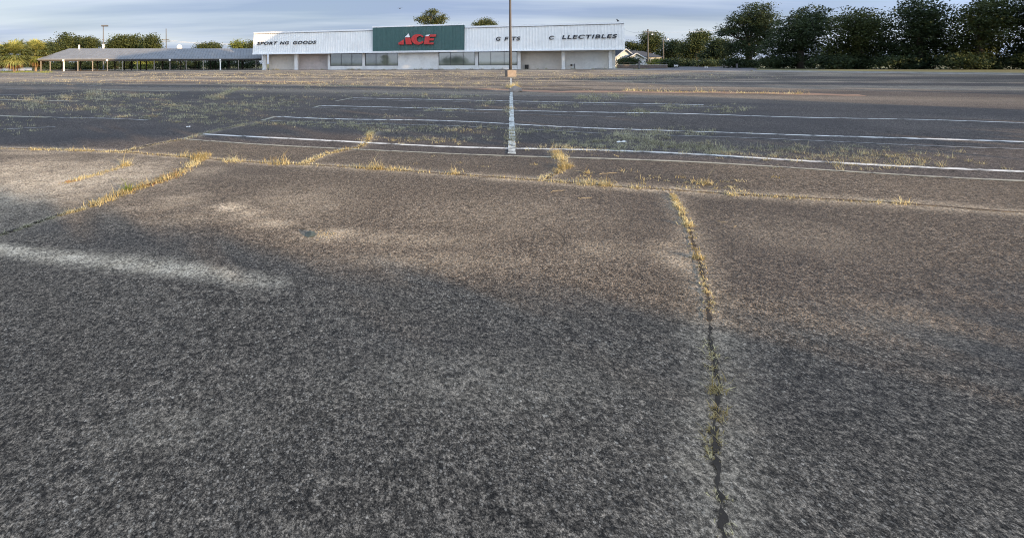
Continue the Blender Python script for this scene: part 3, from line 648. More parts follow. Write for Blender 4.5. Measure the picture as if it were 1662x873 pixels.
for yy, hw in ((64.5, 1.1), (67.3, 1.5)):
    z_ = zat(270, yy, 170); mb = MB(); mb.box(-hw, hw, -.2, -.05, z_-.1, z_+.1); mb.build('crossarm', M_wood, up)
def pole_right(px, ytop, D, lab, lampy, m_, r):
    p = at(px, ytop, D); o = empty('utility_pole', (p.x, D, 0)); tag(o, lab, 'utility pole')
    mb = MB(); mb.tube([(0, 0, 0), (0, 0, p.z)], [r, r*.7], 8); mb.build('pole', m_, o)
    z_ = zat(px, lampy, D); mb = MB(); mb.tube([(.12, 0, z_+.25), (.8, -.3, z_+.3)], .05, 6); mb.build('lamp_arm', M_grypole, o)
    mb = MB(); mb.tube([(.8, -.35, z_+.3), (.8, -.35, z_)], [.14, .26], 8); mb.build('lamp', M_whitep, o)
    return o
pr1 = pole_right(1051.5, 48, 118, 'taller grey wooden utility pole with lamp in front of the house roof', 57.5, M_wood, .20)
mb = MB(); z_ = zat(1051, 52, 118); mb.box(-.9, .9, -.12, -.02, z_-.07, z_+.07); mb.build('crossarm', M_wood, pr1)
pole_right(1076.5, 64.5, 112, 'shorter pale pole with lamp right of the house', 65.5, M_wood, .17)
def wire(pts, r, lab):
    P = []
    for a, b in zip(pts[:-1], pts[1:]):
        a, b = Vector(a), Vector(b)
        for i in range(12):
            t = i/12; q_ = a.lerp(b, t); q_.z -= 1.2*4*t*(1-t)*min(1, (b-a).length/60); P.append(q_)
    P.append(Vector(pts[-1])); mb = MB(); mb.tube(P, r, 4); tag(mb.build('power_line', M_wire), lab, 'power line')
wire([at(-120, 67, 165), at(92, 63.5, 158), at(155, 64.5, 150), at(269.6, 65, 170), at(411, 72.5, 185), at(560, 78, 200)], .05, 'pale overhead cable from the palms past the crossarm pole to the store')
wire([at(75, 70.5, 158), at(160, 72, 150), at(269.6, 67.5, 170), at(411, 70, 185)], .04, 'lower pale overhead cable in front of the big oak')
wire([at(1011, 47, 150), at(1051.5, 52, 118), at(1190, 47, 118), at(1420, 40, 118)], .025, 'thin overhead cable from the right-hand utility pole')

# ------------------------------------------------------------------ trees
def leaf_cloud(n, blobs, size, seed, flat=.35, clump=24):
    """leaf clumps spread through a union of ellipsoids (x, y, z, rx, ry, rz), thicker towards the outside."""
    r = np.random.default_rng(seed); vol = np.array([b[3]*b[4]*b[5] for b in blobs])**.7; pr = vol/vol.sum()
    nc = max(1, n//clump); bi = r.choice(len(blobs), nc, p=pr); B_ = np.array(blobs)[bi]
    d = r.normal(size=(nc, 3)); d /= np.linalg.norm(d, axis=1)[:, None]
    rad_ = (.15+.85*r.random(nc)**.6)*(1+.10*r.normal(size=nc))
    c = B_[:, :3]+d*rad_[:, None]*B_[:, 3:]
    cs = (size*(1.2+1.6*r.random(nc)))
    P = np.repeat(c, clump, 0)+np.clip(r.normal(size=(nc*clump, 3)), -1.7, 1.7)*np.repeat(cs, clump)[:, None]*np.array([1.2, 1.2, .6])
    m_ = len(P); nrm = r.normal(size=(m_, 3)); nrm[:, 2] += flat; nrm /= np.linalg.norm(nrm, axis=1)[:, None]
    t = np.cross(nrm, r.normal(size=(m_, 3))); t /= np.linalg.norm(t, axis=1)[:, None]; b = np.cross(nrm, t)
    s = (size*(.5+.8*r.random(m_)))[:, None]; l = s*(.8+.7*r.random(m_))[:, None]
    return np.stack([P-t*s*.5, P-b*l*.5+nrm*s*.1, P+t*s*.5, P+b*l*.5], 1)
def tree(name, lab, cat, x, y, blobs, n, size, leaf, tr=.25, seed=1, group=None, bark=None, clear=0.0, flat=.35):
    o = empty(name, (x, y, -.03)); tag(o, lab, cat, group); r = random.Random(seed)
    quads_mesh('crown', leaf_cloud(n, blobs, size, seed, flat), leaf, o)
    zc = min(b[2] for b in blobs); cz = sum(b[2] for b in blobs)/len(blobs)
    mb = MB(); top = (r.uniform(-.3, .3), r.uniform(-.2, .2), cz)
    mb.tube([(0, 0, 0), (r.uniform(-.1, .1), 0, cz*.35), (top[0]*.5, top[1]*.5, cz*.7), top], [tr*1.25, tr, tr*.75, tr*.35], 8)
    for b in blobs:
        st_ = (top[0]*.4, top[1]*.4, cz*r.uniform(.5, .75)); mid = ((st_[0]+b[0])*.5+r.uniform(-.3, .3), (st_[1]+b[1])*.5, (st_[2]+b[2])*.5-.2)
        mb.tube([st_, mid, (b[0], b[1], b[2]+b[5]*.3)], [tr*.5, tr*.32, tr*.1], 6)
    mb.build('trunk', bark or M_bark, o, True); return o
def crown_px(boxes, D, xc, dth=.8):
    """boxes: (px0, px1, ytop, ybottom) -> blobs in metres round a trunk at (xc, D)."""
    out = []
    for i, (a, b, t, bo) in enumerate(boxes):
        p = at((a+b)/2, (t+bo)/2, D); rx = (b-a)/2/F_PX*D; rz = (bo-t)/2/F_PX*D
        out.append((p.x-xc, (i % 3-1)*rx*.4, p.z, rx, max(rx*dth, rz*.6), rz))
    return out
def tree_px(name, lab, cat, px, D, boxes, n, size, leaf, **kw):
    n = int(n*(4.0 if D < 95 else 3.2)); size *= .60
    x = ray(px, 100)[0]*D
    return tree(name, lab, cat, x, D, crown_px(boxes, D, x), n, size, leaf, **kw)
TG = 'trees behind the shelter'
tree_px('oak_tree', 'broad dark oak, tallest crown behind the shelter, beside the palms', 'tree', 108, 148, [(66, 106, 67, 94), (90, 124, 54.5, 78), (112, 147, 65, 90), (80, 126, 72, 96), (36, 82, 71, 92), (104, 134, 58, 80)], 5200, .55, L_oak, tr=.5, seed=11, group=TG)
tree_px('oak_tree', 'airy olive-tinted crown just left of the slender grey lamp post', 'tree', 153, 146, [(136, 156, 60, 76), (146, 164, 64, 80), (130, 155, 74, 92)], 2000, .5, L_oak, tr=.35, seed=12, group=TG)
tree_px('oak_tree', 'rounded dark green tree just right of the slender grey lamp post', 'tree', 190, 140, [(174, 196, 68, 86), (180, 212, 57, 82), (186, 208, 66, 90)], 3000, .5, L_oak, tr=.35, seed=13, group=TG)
tree_px('oak_tree', 'middle rounded tree between two others over the shelter ridge', 'tree', 222, 142, [(205, 238, 58, 84), (212, 232, 66, 90)], 2400, .5, L_oak, tr=.35, seed=14, group=TG)
tree_px('oak_tree', 'lighter loose tree just left of the utility pole', 'tree', 248, 138, [(235, 262, 58, 84), (240, 258, 68, 90)], 1700, .5, L_oak, tr=.3, seed=15, group=TG)
tree_px('small_tree', 'low olive crown peeking over the shelter roof near its middle', 'tree', 341, 138, [(320, 352, 71, 84), (334, 360, 69, 84)], 1500, .45, L_oak, tr=.22, seed=16, group=TG)
tree_px('small_tree', 'small yellowish green crown over the shelter roof close to the store', 'tree', 388, 132, [(377, 395, 66, 82), (384, 404, 69, 84)], 1200, .42, L_bright, tr=.2, seed=17, group=TG)
tree_px('small_tree', 'sparse greyish crown touching the left end of the store fascia', 'tree', 409, 130, [(402, 416, 66, 78), (404, 414, 70, 84)], 420, .36, L_pine, tr=.16, seed=18, group=TG)
# thicket seen through the open shelter
UG = 'bushes behind the shelter'
for i, (px, a, b, t, lf, lb) in enumerate((
    (10, -40, 40, 88, L_dark, 'dark bush behind the leftmost palms'),
    (50, 30, 76, 86, L_dark, 'dark bush between the palms and the shelter end'),
    (92, 70, 112, 96, L_dark, 'dark bush behind the left end of the shelter'),
    (130, 110, 155, 97, L_dark, 'dark bush behind the shelter, beneath the roof vent'),
    (170, 150, 192, 95, L_dark, 'mid green bush behind the shelter, below the slender lamp post'),
    (207, 190, 226, 93, L_dark, 'mid green bush beside the bright yellow green one'),
    (234, 222, 252, 91, L_bright, 'bright yellow green bush lit by the sun behind the shelter'),
    (268, 248, 292, 92, L_dark, 'green bush behind the shelter under the crossarm pole'),
    (312, 288, 336, 93, L_dark, 'dark bush behind the right half of the shelter'),
    (352, 330, 376, 92, L_dark, 'green bush behind the shelter near its white right-hand post'),
    (394, 370, 424, 91, L_dark, 'dark bush closest to the store behind the shelter'))):
    tree_px('bush', lb, 'bush', px, 125+(i % 3)*2, [(a, (a+b)/2+4, t+2, 114), ((a+b)/2-4, b, t, 113.5), (a+4, b-4, t+6, 114)], 1500, .4, lf, tr=.12, seed=40+i, group=UG)
tree_px('pine_tree', 'tall pine crown standing above the green sign panel', 'tree', 700, 150, [(688, 712, 15.5, 26), (673, 692, 27, 38), (682, 706, 22, 36), (702, 727, 23, 38), (694, 722, 30, 42), (685, 715, 34, 48)], 2600, .42, L_pine, tr=.3, seed=21, group='pines behind the store', flat=.8)
tree_px('pine_tree', 'lower flat pine crown peeking over the right white fascia', 'tree', 787, 150, [(766, 786, 35, 44), (776, 800, 30, 42), (792, 808, 35.5, 43), (775, 800, 38, 52)], 1500, .42, L_pine, tr=.3, seed=22, group='pines behind the store', flat=.8)
RG = 'trees at the right beyond the kerb'
tree_px('tree', 'sunlit leafy tree behind the taller right-hand utility pole', 'tree', 1056, 150, [(1037, 1062, 52, 76), (1048, 1078, 54, 80), (1040, 1076, 66, 92)], 2800, .5, L_oak, tr=.35, seed=31, group=RG)
tree_px('small_tree', 'small brownish green crown next to the right end of the store', 'tree', 1019, 150, [(1013, 1028, 67, 78), (1016, 1046, 71, 84)], 900, .45, L_oak, tr=.2, seed=32, group=RG)
tree_px('tree', 'dark leafy tree right of the shorter pale pole', 'tree', 1095, 140, [(1074, 1104, 63, 90), (1084, 1112, 66, 96), (1070, 1100, 76, 104)], 2800, .5, L_dark, tr=.35, seed=33, group=RG)
tree_px('tree', 'round tree with a sunlit yellowish top behind the side road', 'tree', 1130, 130, [(1112, 1142, 58, 84), (1119, 1152, 49, 72), (1108, 1150, 66, 104)], 3400, .5, L_oak, tr=.4, seed=34, group=RG)
tree_px('tree', 'dark dense tree between the sunlit one and the big oak at the right', 'tree', 1164, 118, [(1146, 1176, 60, 90), (1150, 1188, 66, 104), (1140, 1170, 80, 106)], 3400, .45, L_dark, tr=.4, seed=35, group=RG)
tree_px('oak_tree', 'big spreading dark oak at the right edge with drooping limbs', 'tree', 1215, 92, [(1180, 1214, 24, 42), (1162, 1196, 45, 58), (1172, 1212, 36, 62), (1190, 1250, 4, 60), (1176, 1236, 56, 98), (1215, 1275, 20, 90)], 6500, .36, L_dark, tr=.5, seed=36, group=RG, flat=.8)
for i, (px, D, bx, lb) in enumerate((
    (1300, 80, [(1250, 1320, 22, 80), (1285, 1350, 8, 70), (1255, 1345, 56, 104)], 'dark oak next right of the big spreading oak'),
    (1395, 74, [(1340, 1410, 12, 78), (1375, 1450, 24, 84), (1345, 1445, 60, 106)], 'dark oak second right of the big spreading oak'),
    (1490, 70, [(1440, 1510, -6, 70), (1475, 1545, 14, 84), (1440, 1540, 58, 106)], 'dark oak third right of the big spreading oak'),
    (1590, 66, [(1535, 1610, 4, 76), (1575, 1660, -14, 74), (1545, 1650, 54, 108)], 'dark oak fourth right of the big spreading oak'),
    (1690, 64, [(1640, 1740, -10, 84), (1650, 1740, 50, 108)], 'dark oak farthest right, cut by the frame'))):
    tree_px('oak_tree', lb, 'tree', px, D, bx, 5200, .36, L_oak if i in (1, 3) else L_dark, tr=.45, seed=60+i, group=RG, flat=.8)
# understorey along the right verge
for i, (a, b, D, t) in enumerate(((1080, 1130, 118, 96), (1125, 1180, 112, 97), (1172, 1230, 92, 96), (1225, 1320, 82, 92), (1310, 1420, 74, 90), (1410, 1520, 70, 90), (1510, 1640, 66, 88), (1630, 1740, 64, 88))):
    lbs = ('shrubs at the foot of the dark trees left of the side road', 'shrubs behind the far end of the side road', 'shrub under the big spreading oak', 'shrub under the first oak right of the spreading one', 'shrub under the second oak right of the spreading one', 'shrub under the third oak right of the spreading one', 'shrub under the fourth oak right of the spreading one', 'shrub farthest right under the last oak')
    yb = 103-ROLL*((a+b)/2-600)+1000/D
    tree_px('shrub', lbs[i], 'shrub', (a+b)/2, D, [(a, (a*.45+b*.55), t, yb), ((a*.55+b*.45), b, t+1.5, yb)], 1700, .36, L_dark, tr=.1, seed=80+i, group='shrubs under the right-hand trees')

# sabal palms
def palm(lab, px, ybase, D, zc, R_, seed, nfr=130, ndead=50):
    x = ray(px, 100)[0]*D; o = empty('palm_tree', (x, D, -.03)); tag(o, lab, 'palm'); r = random.Random(seed)
    mb = MB(); mb.tube([(0, 0, 0), (.06, 0, zc*.5), (0, 0, zc)], [.24, .19, .22], 9); mb.build('trunk', M_palmtrunk, o)
    def fronds(n, el0, el1, m_, nm, Rr, droop):
        V = []
        for i in range(n):
            az = r.uniform(0, 6.283); el = rad(r.uniform(el0, el1)); L = Rr*r.uniform(.8, 1.1)
            d = Vector((math.cos(az)*math.cos(el), math.sin(az)*math.cos(el), math.sin(el)))
            base = Vector((0, 0, zc)); hub = base+d*L*.5; sd = d.cross(Vector((0, 0, 1))).normalized(); upv = sd.cross(d)
            V.append([base-sd*.03, base+sd*.03, hub+sd*.02, hub-sd*.02])
            for k_ in range(11):
                an = rad(-80+16*k_+r.uniform(-4, 4)); bl = L*.62*(.75+.25*math.cos(an))*r.uniform(.85, 1.1)
                bd = (d*math.cos(an)+sd*math.sin(an)+upv*.12).normalized(); wv = bd.cross(upv).normalized()*.05*Rr/1.6
                mid = hub+bd*bl*.55; tip = hub+bd*bl+Vector((0, 0, -droop*bl*r.uniform(.3, 1)))
                V.append([hub, mid-wv, tip, mid+wv])
        quads_mesh(nm, np.array([[tuple(p) for p in q_] for q_ in V]), m_, o)
    fronds(nfr, -42, 85, L_palm, 'crown', R_, .4); fronds(ndead, -84, -48, L_dead, 'dead_fronds', R_*.72, .5)
    return o
palm('sabal palm with shaggy crown, leftmost full palm by the grass edge', 23, 117, 95, zat(23, 90, 95), 3.3, 5)
palm('second sabal palm with browner skirt, nearest the shelter', 58, 115, 101, zat(60, 87, 101), 3.1, 6)
palm('sabal palm cut by the left edge of the photo', -4, 116, 98, zat(0, 93, 98), 2.8, 8)

# ------------------------------------------------------------------ right side: house, wall, road, small things
rx0 = [(48.5, 80), (61.5, 72)], 
mb = MB(); P_ = [(45.3, 78), (56.5, 60), (66, 80), (84, 118), (150, 205), (128, 215), (72, 130), (54, 92)]
mb.add([(42.3, 76.2, -.02), (47.3, 61.5, -.02), (60, 76, -.02), (84, 110, -.02), (150, 195, -.02), (132, 202, -.02), (72, 118, -.02), (52, 91, -.02)], [(0, 1, 2, 7), (7, 2, 3, 6), (6, 3, 4, 5)])
tag(mb.build('road', mat('road_asphalt', (.085, .088, .10), .85, .12, 1.5)), kind='structure')
def kerb(y0, y1):
    mb = MB(); n = 40; vs = []
    for i in range(n+1):
        y = y0+(y1-y0)*i/n; x = float(kerb_x(y)); vs += [(x+.01, y, -.05), (x+.01, y, .13), (x+.19, y, .13), (x+.19, y, -.05)]
    mb.add(vs, [(4*i+j, 4*i+j+1, 4*i+j+5, 4*i+j+4) for i in range(n) for j in range(3)]); tag(mb.build('kerb', M_kerb), kind='structure')
kerb(77.5, 88); kerb(-10, 60.5)
ky = [40, 50, 61, 70, 77.5, 88]
mb = MB(); mb.add([p for y in ky for p in ((float(kerb_x(y))-1.3, y, .004), (float(kerb_x(y))-.01, y, .004))], [(2*i, 2*i+1, 2*i+3, 2*i+2) for i in range(len(ky)-1)]); tag(mb.build('kerb_gutter', M_kerb), kind='structure')
Dh = 132.0
hx = ray(1036, 100)[0]*Dh; hs = empty('house', (hx, Dh, -.03)); tag(hs, 'low white house with dark shingle roof and front gables behind bushes', 'house')
zz_ = lambda py, D=Dh: zat(1036, py, D)
wz = 2.5; rz_ = zz_(80.5)
mb = MB(); mb.box(-7.5, 6.2, 0, 9, 0, wz); mb.build('wall', M_house, hs)
mb = MB(); mb.add([(-8, -.5, wz), (6.8, -.5, wz-.05), (3.6, 4.5, rz_-.35), (-5, 4.5, rz_), (-8, 9.5, wz), (6.8, 9.5, wz)], [(0, 1, 2, 3), (1, 5, 2), (5, 4, 3, 2), (4, 0, 3)]); mb.build('roof', M_shingle, hs)
def gable(x0, x1, y, zb, za, nm):
    mb = MB(); xc_ = (x0+x1)/2
    mb.add([(x0+.3, y, 0), (x1-.3, y, 0), (x1-.3, y, zb), (xc_, y, za-.25), (x0+.3, y, zb), (x0+.3, y+4, 0), (x1-.3, y+4, 0), (x1-.3, y+4, zb), (xc_, y+4, za-.25), (x0+.3, y+4, zb)], [(0, 1, 2, 3, 4), (9, 8, 7, 6, 5), (1, 6, 7, 2), (5, 0, 4, 9)]); g_ = mb.build('gable', M_house, hs)
    mb = MB()
    for sg, xe in ((-1, x0), (1, x1)):
        mb.add([(xe, y-.4, zb-.1), (xc_, y-.4, za), (xc_, y+6, za), (xe, y+6, zb-.1)], [(0, 1, 2, 3) if sg < 0 else (3, 2, 1, 0)])
    mb.build('roof', M_shingle, g_)
    mb = MB()
    for xe in (x0, x1): mb.tube([(xe, y-.45, zb-.12), (xc_, y-.45, za-.02)], .16, 4)
    mb.build('bargeboard', M_house, g_)
gable(-6.8, -.9, -.6, zz_(93.5), zz_(80), 'g'); gable(-4.4, .6, -2.2, zz_(95), zz_(87), 'g')
mb = MB(); mb.box(-2.9, -.9, -2.25, -2.21, 1.0, 2.0); mb.build('window', M_dark, hs)
for x_ in (2.0, 4.3): mb = MB(); mb.box(x_, x_+1.1, -.05, -.005, .9, 2.0); mb.build('window', M_dark, hs)
tree_px('bush', 'dark rounded hedge in front of the white house, by the store end', 'bush', 1018, 104, [(1000, 1022, 95, 107), (1012, 1036, 94, 107)], 1500, .34, L_dark, tr=.1, seed=91, group='bushes before the house')
tree_px('bush', 'low yellowish bush in front of the house, right part', 'bush', 1066, 106, [(1052, 1070, 98, 107), (1060, 1078, 96, 107)], 1000, .34, L_bright, tr=.1, seed=92, group='bushes before the house')
tree_px('bush', 'dark bush left of the small white sign', 'bush', 1085, 100, [(1074, 1090, 97, 110), (1080, 1096, 100, 110)], 1100, .32, L_dark, tr=.1, seed=93, group='bushes before the house')
bwl = empty('brick_wall', (0, 0, 0)); tag(bwl, 'low brown brick wall with dark rail beside the store', 'wall')
wa, wb = at(1002, 105, 91), at(1083, 105.5, 89); 
def wallseg(nm, z0, z1, th, m_, p=bwl, a=wa, b=wb):
    d = Vector((b.x-a.x, b.y-a.y, 0)); L = d.length; M_ = Matrix.Translation((a.x, a.y, 0)) @ Matrix.Rotation(math.atan2(d.y, d.x), 4, 'Z')
    mb = MB(); mb.box(0, L, -th/2, th/2, z0, z1, M_); return mb.build(nm, m_, p), M_, L
wallseg('masonry', -.05, .62, .25, M_brick); wallseg('coping', .622, .68, .32, M_kerb); _, Mw, Lw = wallseg('rail', .98, 1.03, .05, M_dark)
for i in range(9): mb = MB(); u = .1+i*(Lw-.2)/8; mb.box(u-.03, u+.03, -.03, .03, .682, .978, Mw); mb.build('post', M_dark, bwl)
def small_post(name, lab, cat, px, yb, yt, w_, m_, grp=None, sub=None):
    x, y = gd(px, yb); h = zat(px, yt, y); mb = MB(); hw = w_/2/F_PX*y
    mb.prism([(-hw*.7, -hw), (hw*.7, -hw), (hw, -hw*.7), (hw, hw*.7), (hw*.7, hw), (-hw*.7, hw), (-hw, hw*.7), (-hw, -hw*.7)], h, Matrix.Identity(4))
    o = mb.build(name, m_); o.location = (x, y, -.03); return tag(o, lab, cat, grp)
small_post('post', 'grey square post before the brick wall', 'post', 1037.3, 112.3, 100, 2.2, M_grypole)
small_post('marker_post', 'left one of two white marker posts on the side road', 'marker post', 1144.5, 110.6, 107.8, 1.2, M_whitep, 'white marker posts')
small_post('marker_post', 'right one of two white marker posts on the side road', 'marker post', 1147.6, 110.6, 107.8, 1.4, M_whitep, 'white marker posts')
small_post('post', 'pale weathered post under the big oak right of the side road', 'post', 1196, 111.8, 103.5, 2.2, M_grypole)
sx, sy = 59.2, 95.5; sx = ray(1097, 106)[0]*sy
sg_ = empty('road_sign', (sx, sy, -.03)); tag(sg_, 'small white sign panel with dark middle on two legs beside the road', 'sign')
for dx_ in (-.2, .2): mb = MB(); mb.box(dx_-.03, dx_+.03, 0, .06, 0, .5); mb.build('leg', M_dark, sg_)
zs = zat(1097, 106.8, sy)
for dx_ in (-.21, .21): mb = MB(); mb.tube([(dx_, -.06, zs), (dx_, -.01, zs)], [.18, .18], 14); mb.build('sign_disc', M_whitep, sg_)
mb = MB(); mb.box(-.46, .46, 0.0, .05, .42, zs+.3); mb.build('sign_back', M_dark, sg_)
# left edge: low beige wall, white sign board, dome behind the shelter
lw = MB(); a, b = at(-40, 110, 112), at(52, 110, 116); d = Vector((b.x-a.x, b.y-a.y, 0)); Ml = Matrix.Translation((a.x, a.y, 0)) @ Matrix.Rotation(math.atan2(d.y, d.x), 4, 'Z')
lw.box(0, d.length, -.12, .12, -.05, .55, Ml); lw.box(0, d.length, -.17, .17, .552, .66, Ml); tag(lw.build('garden_wall', M_tanwall), 'low beige wall on the grass behind the palms', 'wall')
x, y = gd(5, 116.3); ws = empty('sign_board', (x, y, -.03)); tag(ws, 'small blank white sign board on the grass at the left edge', 'sign')
mb = MB(); mb.box(-.3, .3, -.03, .03, .25, .62); mb.build('board', M_whitep, ws)
for dx_ in (-.22, .22): mb = MB(); mb.box(dx_-.03, dx_+.03, .035, .09, 0, .6); mb.build('leg', M_dkwood, ws)
p = at(291, 76.5, 128); dm = MB(); n = 12
rr_ = 4.6/F_PX*128; prof = [(rr_*.9, -.9), (rr_, -.1), (rr_*.96, .2), (rr_*.75, .5), (rr_*.4, .72), (0.02, .8)]
dm.add([(r_*math.cos(2*math.pi*k/n), r_*math.sin(2*math.pi*k/n), z_) for r_, z_ in prof for k in range(n)], [(i*n+k, i*n+(k+1) % n, (i+1)*n+(k+1) % n, (i+1)*n+k) for i in range(5) for k in range(n)])
tk = empty('water_tank', (p.x, 128, 0)); tag(tk, 'small white domed tank showing above the shelter roof', 'tank')
o = dm.build('dome', M_whitep, tk, True); o.location = (0, 0, p.z-.2)
for k in range(4): mb = MB(); mb.tube([(.5*math.cos(k*1.57+.7), .5*math.sin(k*1.57+.7), 0), (.45*math.cos(k*1.57+.7), .45*math.sin(k*1.57+.7), p.z-1.05)], .07, 6); mb.build('leg', M_grypole, tk)
# objects at the foot of the recessed walls
q_ = FR @ Vector((U(855, -1.4), -1.4, 0)); q_ = FR @ Vector((U(855, -1.4), -1.4, 0))
bn = empty('bin', tuple(FR @ Vector((U(855, -1.4), -1.4, 0)))); tag(bn, 'small dark bin standing against the grey recessed wall', 'bin')
mb = MB(); mb.tube([(0, 0, 0), (0, 0, .75)], [.27, .34], 12); mb.build('body', M_dark, bn); mb = MB(); mb.tube([(0, 0, .752), (0, 0, .82)], [.37, .30], 12); mb.build('lid', M_dark, bn)
mt = empty('gas_meter', tuple(FR @ Vector((U(930, -1.7), -1.7, 0)))); tag(mt, 'dark meter with riser pipe on the pale recessed wall', 'meter')
mb = MB(); mb.tube([(.3, 0, 0), (.3, 0, .95)], .06, 6); mb.tube([(-.3, 0, .7), (.3, 0, .7)], .05, 6); mb.build('pipe', M_grypole, mt)
mb = MB(); mb.tube([(-.3, -.16, .7), (-.3, .1, .7)], .16, 10); mb.build('dial', M_dark, mt)

# ------------------------------------------------------------------ birds
def bird(lab, loc, flying, s, rz):
    vs = [(0, 0, 0), (.16, 0, .02), (.34, 0, .06), (.44, 0, .09)]; m = bpy.data.meshes.new('bird'); 
    if flying: vs += [(.18, .22, .10), (.10, .50, .06), (.18, -.22, .10), (.10, -.50, .06), (-.2, 0, 0)]; ed = [(0, 1), (1, 2), (2, 3), (1, 4), (4, 5), (1, 6), (6, 7), (0, 8)]; R_ = [.05, .075, .05, .015, .04, .012, .04, .012, .02]
    else: vs = [(0, 0, .18), (.08, 0, .26), (.15, 0, .36), (.21, 0, .37), (-.18, 0, .08), (.03, .04, .0), (.03, -.04, .0)]; ed = [(0, 1), (1, 2), (2, 3), (0, 4), (0, 5), (0, 6)]; R_ = [.085, .08, .05, .012, .025, .012, .012]
    m.from_pydata(vs, ed, []); o = bpy.data.objects.new('bird', m); C.objects.link(o)
    md = o.modifiers.new('skin', 'SKIN'); sv = m.skin_vertices[0].data if m.skin_vertices else None
    if sv is None:
        bm = bmesh.new(); bm.from_mesh(m); bm.verts.layers.skin.verify(); bm.to_mesh(m); bm.free(); sv = m.skin_vertices[0].data
    for i, r_ in enumerate(R_): sv[i].radius = (r_, r_*(.3 if flying and i in (4, 5, 6, 7) else 1))
    sv[1 if flying else 0].use_root = True; o.modifiers.new('sub', 'SUBSURF').levels = 1
    m.materials.append(M_black); o.location = loc; o.scale = (s, s, s); o.rotation_euler = (0, 0, rz); return tag(o, lab, 'bird')
bird('dark bird gliding in the sky left of the tall pine', at(648.5, 14.3, 60), True, .8, 1.2)
uu, zz2 = pl(1003, 38.5, .1); pb = FR @ Vector((uu, .1, ZT+.30)); bird('dark bird perched on the roof edge at the right end of the store', pb, False, 1.3, 2.6)

# ------------------------------------------------------------------ grasses in the cracks
def blades(clumps, seed):
    """clumps: (x, y, number, spread, height). Bent dry blades, two faces each."""
    r = np.random.default_rng(seed); out = []
    for (x, y, n, sp, h) in clumps:
        n = int(n*1.9); px_ = x+r.normal(size=n)*sp; py_ = y+r.normal(size=n)*sp*.7
        az = r.random(n)*6.283; ln = h*(.2+.55*r.random(n)+.75*r.random(n)**4); lean = .2+1.3*r.random(n)**1.1
        z0 = np.array([gz(a, b) for a, b in zip(px_, py_)])
        B_ = np.stack([px_, py_, z0], 1); dv = np.stack([np.cos(az)*lean, np.sin(az)*lean, np.ones(n)], 1); dv /= np.linalg.norm(dv, axis=1)[:, None]
        mid = B_+dv*ln[:, None]*.55; dv2 = dv+np.stack([np.cos(az)*.5, np.sin(az)*.5, -.35*np.ones(n)], 1)*lean[:, None]; tip = mid+dv2*ln[:, None]*.5
        tip[:, 2] = np.maximum(tip[:, 2], z0+.006)
        wd = (.0012+.0018*r.random(n))*max(1, y/7)**.8; sd = np.stack([-np.sin(az+r.normal(size=n)*.5), np.cos(az), np.zeros(n)], 1)*wd[:, None]
        out.append(np.stack([B_-sd, B_+sd, mid+sd*.8, mid-sd*.8], 1)); out.append(np.stack([mid-sd*.8, mid+sd*.8, tip+sd*.12, tip-sd*.12], 1))
    return np.concatenate(out)
def along(pts, step, r, jit=.03):
    P = []
    for (x0, y0), (x1, y1) in zip(pts[:-1], pts[1:]):
        L = math.hypot(x1-x0, y1-y0); n = max(1, int(L/step))
        for i in range(n): t = (i+r.random())/n; P.append((x0+(x1-x0)*t+r.uniform(-jit, jit), y0+(y1-y0)*t+r.uniform(-jit, jit)))
    return P
R = random.Random(5)
def strip(name, lab, px_pts, step, n, sp, h, m_, seed, jit=.03, prob=1.0, cat='grass'):
    cl = []
    for k_, (x, y) in enumerate(along(G(*px_pts), step, R, jit)):
        dn = float(vnoise(np.array([x*3.1+seed]), np.array([y*3.1]), 1.0, seed)[0])
        if R.random() < prob*(.75+.7*dn): cl.append((x, y, n*R.uniform(.5, 1.5)*(.6+1.2*dn), sp, h*R.uniform(.3, .9)*(.45+1.3*dn)))
    return tag(quads_mesh(name, blades(cl, seed), m_), lab, cat, None, 'stuff')
strip('crack_grass', 'golden dry grass filling the diagonal crack at the left', [(140, 342), (210, 313), (240, 304), (270, 295), (300, 275), (320, 262), (336, 250)], .035, 16, .035, .085, L_gold, 1, .05)
strip('crack_grass', 'reddish grass roots in the diagonal crack at the left', [(210, 314), (262, 299), (302, 275)], .05, 10, .04, .04, L_rust, 2, .05)
strip('crack_grass', 'thin grass in the shaded end of the left crack', [(0, 384), (40, 371), (80, 358), (140, 342)], .03, 16, .015, .035, L_weed, 3, .012)
strip('crack_grass', 'pale grass along the pavement joint at the left', [(-60, 239), (0, 241), (110, 245), (200, 249), (336, 258)], .05, 12, .04, .05, L_gold, 4, .04, .95)
strip('crack_grass', 'dry tufts along the pavement joint in the middle', [(345, 258), (430, 263), (500, 266), (575, 271), (640, 276)], .05, 10, .04, .075, L_gold, 5, .03, .85)
strip('crack_grass', 'sparse tufts along the pavement joint at the right', [(640, 276), (740, 284), (830, 290), (1000, 301), (1200, 314), (1480, 333)], .05, 9, .035, .055, L_gold, 6, .03, .75)
strip('crack_grass', 'golden grass in the forked middle crack', [(492, 265), (505, 259), (530, 248), (560, 242), (585, 237), (596, 228), (602, 214)], .04, 13, .03, .075, L_gold, 7, .03)
strip('crack_grass', 'golden grass in the short bent crack right of centre', [(900, 246), (910, 258), (920, 270), (905, 280), (885, 290)], .05, 15, .035, .085, L_gold, 8, .03)
strip('crack_grass', 'matted dry grass in the long crack at the right', [(1090, 312), (1107, 342), (1114, 356), (1121, 372), (1124, 383)], .025, 11, .014, .045, L_gold, 9, .012, .85)
strip('crack_grass', 'dry grass in the lower reach of the right crack', [(1126, 392), (1132, 412), (1138, 430), (1141, 445), (1150, 480), (1152, 540), (1166, 620), (1160, 720), (1175, 880)], .03, 9, .014, .04, L_gold, 10, .012, .5)
